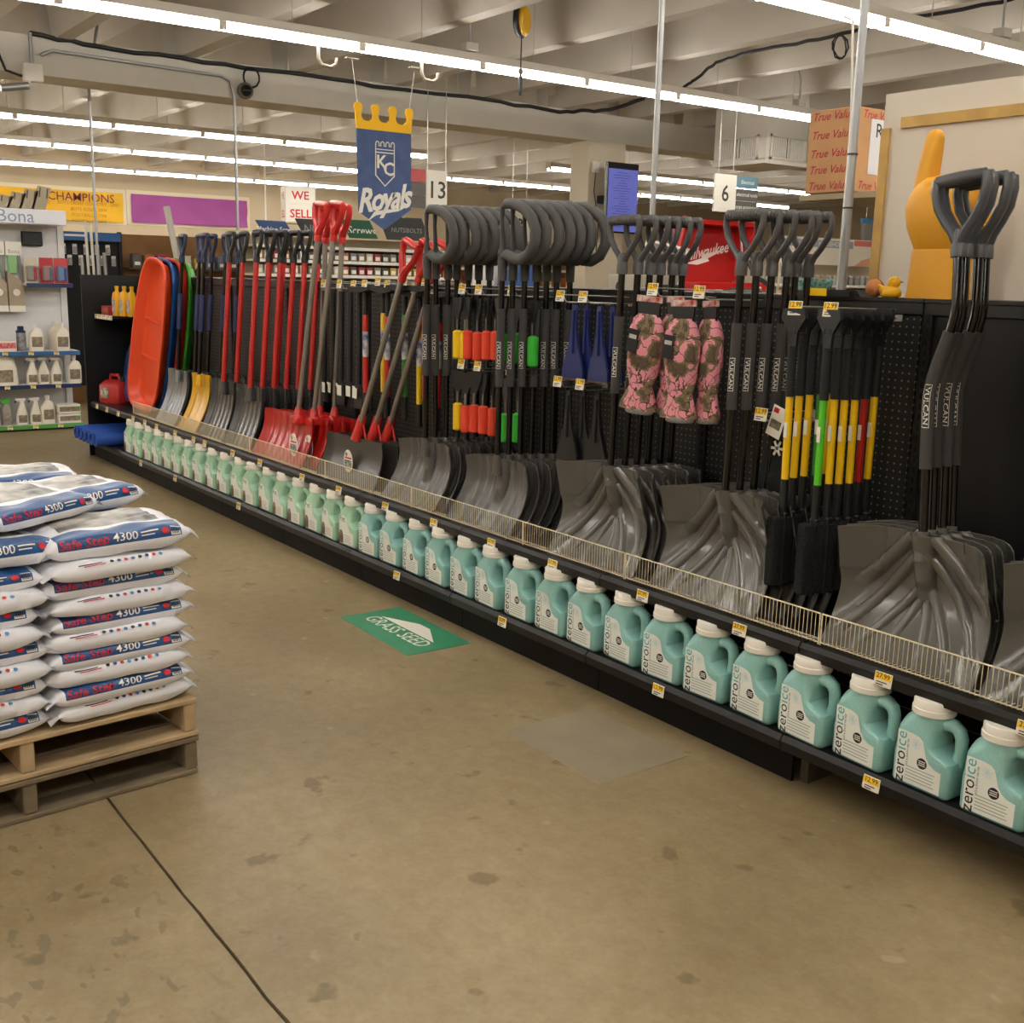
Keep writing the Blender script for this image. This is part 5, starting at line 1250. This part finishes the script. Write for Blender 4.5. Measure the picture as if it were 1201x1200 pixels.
def bottle(kind):
    t = thing('cleaner_bottle' if kind != 'spray' else 'spray_bottle', '', 'bottle')
    if kind == 'spray':
        q = B().loft([rrect(-.035, .035, -.05, .05, .025, 0), rrect(-.038, .038, -.055, .055, .03, .02), rrect(-.038, .038, -.055, .055, .03, .10), rrect(-.03, .03, -.035, .04, .025, .15), rrect(-.02, .02, -.016, .03, .016, .20), rrect(-.016, .016, -.008, .026, .012, .23)]); obj('body', q, BOT, t, 50)
        obj('trigger_head', B().prism([(-.03, .23), (.035, .23), (.04, .26), (-.045, .262), (-.06, .245)], -.014, .014, 'yz'), PKW, t); obj('trigger', B().tube([(0, -.045, .25), (0, -.06, .215)], .008, 6), mat('trigger_blue', '2c4a9a', .4), t)
        obj('label', B().rbox((.0383, -.04, .02), (.0398, .04, .095), .0006), LABB, t)
    elif kind == 'flat':
        q = B().loft([rrect(-.04, .04, -.065, .065, .025, 0), rrect(-.042, .042, -.068, .068, .028, .02), rrect(-.042, .042, -.068, .068, .028, .17), rrect(-.03, .03, -.03, .05, .025, .215), rrect(-.018, .018, -.018, .018, .017, .23), rrect(-.018, .018, -.018, .018, .017, .245)]); obj('body', q, BOT, t, 50)
        obj('cap', B().lathe([(.022, .245), (.022, .275), (.019, .278)], 12), PKW, t, 40); obj('label', B().rbox((.0423, -.05, .04), (.0438, .05, .14), .0006), LABB, t)
    else:
        q = B().loft([rrect(-.06, .06, -.11, .11, .035, 0), rrect(-.06, .06, -.115, .115, .04, .03), rrect(-.06, .06, -.105, .105, .04, .17), rrect(-.05, .05, -.08, .07, .035, .25), rrect(-.03, .03, -.06, .02, .025, .285)]); obj('body', q, BOT, t, 50)
        obj('handle', B().tube([(0, -.03, .28), (0, .03, .285), (0, .075, .25), (0, .09, .18)], .016, 8), BOT, t, 50); obj('cap', B().lathe([(.024, .285), (.024, .31)], 12, M=TM((0, -.045, 0))), PKW, t, 40); obj('label', B().rbox((.0605, -.08, .03), (.062, .06, .15), .0006), LABB, t)
    return t
pb = {k: bottle(k) for k in ('spray', 'flat', 'jug')}; ub = set()
def put_bottle(k, y, z, l, x=-11.90, g='floor-care bottles'):
    if k not in ub: ub.add(k); o = pb[k]; o.location = (x, y, z); o['label'] = l; o['group'] = g
    else: o = dup(pb[k], (x, y, z), (0, 0, random.uniform(-.1, .1)), l, g)
put_bottle('flat', 2.78, .79, 'cream flat bottle alone in the middle of the top bottle shelf')
for i in range(4): put_bottle('flat', 3.02-.0*i, .79, 'cream flat bottle in a file on the top bottle shelf, %s from the front' % ORD[i], -11.86-.09*i)
put_bottle('flat', 3.13, .46, 'cream flat bottle at the right end of the middle bottle shelf')
put_bottle('jug', 2.47, .46, 'large cream handled jug on the middle bottle shelf')
for i, y in enumerate((2.72, 2.83, 2.95)): put_bottle('spray', y, .46, 'cream spray bottle on the middle bottle shelf, %s from the left' % ORD[i])
for i, y in enumerate((2.60, 2.73)): put_bottle('spray', y, .06, 'cream spray bottle on the bottom display shelf, %s from the left' % ORD[i])
put_bottle('flat', 2.85, .06, 'cream flat bottle on the bottom display shelf'); put_bottle('jug', 2.28, .06, 'large cream handled jug at the picture edge on the bottom shelf')
t = thing('cleaning_canister', 'silver wipe canister with navy cap on the top bottle shelf', 'canister', (-11.9, 2.64, .79)); obj('can', B().lathe([(.045, 0), (.045, .17), (.04, .18)], 16), mat('can_silver', '8f97a0', .4, c2='6b5a48', vs=25), t, 40); obj('cap', B().lathe([(.047, .18), (.047, .20), (.03, .205), (.03, .24), (.025, .245)], 16), mat('cap_navy', '1d2a55', .4), t, 40)
t = thing('red_carton', 'flat red and white carton at the left of the top bottle shelf', 'box', (-11.9, 2.46, .79)); obj('carton', B().rbox((-.06, -.12, 0), (.06, .12, .105), .003), mat('carton_cream', 'e2d8c6', .6), t); obj('print_band', B().box((.0605, -.115, .03), (.0615, .115, .085)), mat('band_red', 'c02f36', .6, c2='d8a0a0', vs=40), t)
t = thing('green_spray', 'clear spray bottle with green trigger on the bottom display shelf', 'bottle', (-11.92, 2.46, .06)); obj('body', B().loft([rrect(-.035, .035, -.045, .045, .02, 0), rrect(-.035, .035, -.045, .045, .02, .17), rrect(-.015, .015, -.015, .015, .012, .21)]), mat('clear_smoke', '8e8a7f', .2), t, 50); obj('trigger_head', B().prism([(-.03, .21), (.03, .21), (.045, .24), (.0, .27), (-.05, .245)], -.014, .014, 'yz'), mat('trigger_green', '4fae3a', .4), t); obj('label', B().box((.0353, -.03, .04), (.0363, .035, .12)), LABB, t)
for i in range(2):
    t = thing('flat_carton', 'flat pad carton with green corner on the bottom shelf, %s one' % ('lower', 'upper')[i], 'box', (-11.9, 3.04, .06+.095*i)); obj('carton', B().rbox((-.08, -.11, 0), (.08, .11, .09), .003), PKW, t); obj('print_panel', B().box((.0805, -.095, .02), (.0815, .105, .07)), LABB, t); obj('green_corner', B().prism([(.05, .07), (.105, .07), (.105, .035), (.075, .05)], .0816, .0822, 'yz'), GRN, t)
for i in range(5):
    t = thing('folded_carton', 'tan folded carton leaning on the display header, %s from the left' % ORD[i], 'carton', (-12.05, 2.46+.115*i, 2.16), (radians(-8), 0, 0), 'folded cartons on the display header')
    h = .10+.035*i; obj('panel', B().prism([(-.075, 0), (.055, 0), (.095, h), (-.03, h)], -.012, .012, 'yz'), mat('carton_tan', 'a89b82', .7), t)
    for y_ in (-.01, .06): obj('slot', B().box((.0125, y_-.006, h*.55), (.0135, y_+.006, h*.95)), mat('slot_brown', '5b4a36', .8), t)

# ---------------------------------------------------------------- goods on the far end of the black shelving
OY = mat('oil_yellow', 'dba013', .35)
for i, (x, y) in enumerate(((-9.60, 2.90), (-9.50, 2.93), (-9.40, 2.96))):
    t = thing('oil_bottle', 'yellow motor oil bottle on the top far shelf, %s from the left' % ORD[i], 'bottle', (x, y, 1.222), group='yellow motor oil bottles')
    q = B().loft([rrect(-.045, .045, -.03, .03, .015, 0), rrect(-.045, .045, -.03, .03, .015, .15), rrect(-.035, .03, -.026, .026, .02, .19), rrect(.0, .028, -.014, .014, .013, .205), rrect(.0, .028, -.014, .014, .013, .225)]); obj('body', q, OY, t, 50)
    obj('cap', B().lathe([(.017, .225), (.017, .245)], 10, M=TM((.014, 0, 0))), OY, t, 40); obj('label', B().box((-.036, -.0315, .03), (.036, -.0305, .13)), mat('oil_label', 'c9c9c4', .5, c2='2c4f8f', vs=25), t)
t = thing('red_box', 'small red and gold carton lying beside the oil bottles', 'box', (-9.78, 2.90, 1.222)); obj('carton', B().rbox((-.10, -.05, 0), (.10, .05, .075), .003), mat('carton_red', 'a3262a', .5), t); obj('print', B().box((-.08, -.0512, .02), (.08, -.0505, .058)), mat('print_gold', 'c79a3c', .5, c2='a3262a', vs=30), t)
t = thing('fuel_can', 'red plastic fuel can on the far shelf by the sleds', 'fuel can', (-9.80, 2.92, ZS), (0, 0, .35)); RF = mat('fuel_red', 'b0201c', .4)
q = B().loft([rrect(-.13, .13, -.09, .09, .03, 0), rrect(-.135, .135, -.095, .095, .03, .03), rrect(-.13, .13, -.09, .09, .03, .15), rrect(-.09, .09, -.06, .06, .03, .19), rrect(-.06, .06, -.03, .03, .02, .20)]); obj('tank', q, RF, t, 50)
obj('handle', B().tube([(-.07, 0, .18), (-.06, 0, .235), (.04, 0, .235), (.07, 0, .18)], .016, 8), RF, t, 50); obj('spout_cap', B().lathe([(.025, .19), (.025, .22), (.02, .225)], 12, M=TM((.09, 0, 0))), BLKP, t, 40); obj('label', B().box((-.09, -.0965, .04), (.02, -.0955, .13)), mat('fuel_label', 'c9c2b0', .6, c2='6b5a48', vs=25), t)
for i in range(6):
    q = B().tube([(0, -.0, 0), (0, .50, 0)], .056, 14, caps=False); q.tube([(0, .50, 0), (0, 0, 0)], .034, 14, caps=False)
    n = 14; q.add([(.056*cos(2*pi*k/n), 0, .056*sin(2*pi*k/n)) for k in range(n)]+[(.034*cos(2*pi*k/n), 0, .034*sin(2*pi*k/n)) for k in range(n)], [(k, (k+1) % n, n+(k+1) % n, n+k) for k in range(n)])
    o = obj('foam_roll', q, mat('roll_blue', '2450a8', .6, bump=.3, bs=60), None, 50, (-9.88+.114*i, 2.58, ZD+.057)); tag(o, 'blue foam roll on the bottom far shelf, %s from the left end' % ORD[i], 'foam roll', 'blue foam rolls')

# ---------------------------------------------------------------- racks between the display and the sleds
t = thing('plumbing_rack', 'dark rack with blue header and hanging plumbing packs beyond the black shelving', 'rack', (-14.1, 4.55, 0))
obj('back_panel', B().box((-.2, -1.05, 0), (-.17, 1.45, 2.04)), mat('rack_brown', '8a6338', .75, var=.1, vs=4), t); obj('dark_panel', B().box((-.168, -.98, .2), (-.15, -.15, 1.94)), BLACKM, t)
h = obj('blue_header', B().box((.0, -.92, 1.94), (.05, -.22, 2.04)), mat('header_blue', '1d5a9a', .5), t); obj('header_lettering', B().box((.051, -.88, 1.985), (.053, -.62, 2.01)), WHITE, h)
for y in (-1.03, -.18, .6, 1.43): obj('post', B().box((-.17, y-.02, 0), (-.11, y+.02, 2.06)), BLACKM, t)
for z in (.4, .9, 1.35, 1.62): obj('rack_shelf', B().box((-.17, -.16, z), (.15, 1.42, z+.02)), mat('rack_grey2', '4b463e', .6), t)
for i in range(10):
    t = thing('plumbing_pack', 'clear plumbing pack hanging under the blue header, %s from the left' % ORD[i], 'pack', (-14.1, 3.70+.065*i, 1.90-.13*(i % 2)), group='plumbing packs')
    obj('card', B().box((-.13, -.026, -.12), (-.125, .026, 0)), PKW, t); obj('bubble', B().rbox((-.125, -.022, -.11), (-.09, .022, -.03), .01), mat('bubble_grey', 'a7a59c', .25), t); obj('pin', B().tube([(-.15, 0, .0), (-.06, 0, .0)], .003, 5), STEEL, t)
for i, (y, c, r, z) in enumerate(((3.82, WHITE, .016, 2.15), (3.88, WHITE, .016, 2.14), (3.95, CHROME, .02, 1.78), (4.02, CHROME, .022, 1.80), (3.76, CHROME, .02, 1.74))):
    o = obj('pipe_length', B().tube([(0, 0, .0), (0, -.04, z-.0)], r, 10), c, None, 40, (-13.7, y+.04, 0)); tag(o, '%s pipe length standing by the plumbing rack, %s from the left' % ('white' if c is WHITE else 'metal', ORD[(1, 2, 3, 4, 0)[i]]), 'pipe', 'pipe lengths by the plumbing rack')
o = obj('pipe_offcut', B().tube([(0, 0, 0), (0, -.13, .75)], .04, 12), mat('pvc_white', 'dcd8cc', .4), None, 40, (-14.0, 5.02, 1.64)); tag(o, 'thick white plastic pipe leaning above the blue sled', 'pipe')
for i in range(9):
    k = rp.randrange(8); t = thing('boxed_fitting', 'small %s boxed fitting on the brown plumbing rack, %s from the left' % (names[k], ORD[i]), 'box', (-14.05, 4.5+.155*i, 1.64), group='boxed fittings on the brown rack')
    obj('carton', B().rbox((-.06, -.055, 0), (.06, .055, .10+.08*rp.random()), .004), mat('packet_%d' % k, PCOL[k], .6), t); obj('label', B().box((.0605, -.035, .03), (.0615, .035, .07)), TAGW, t)
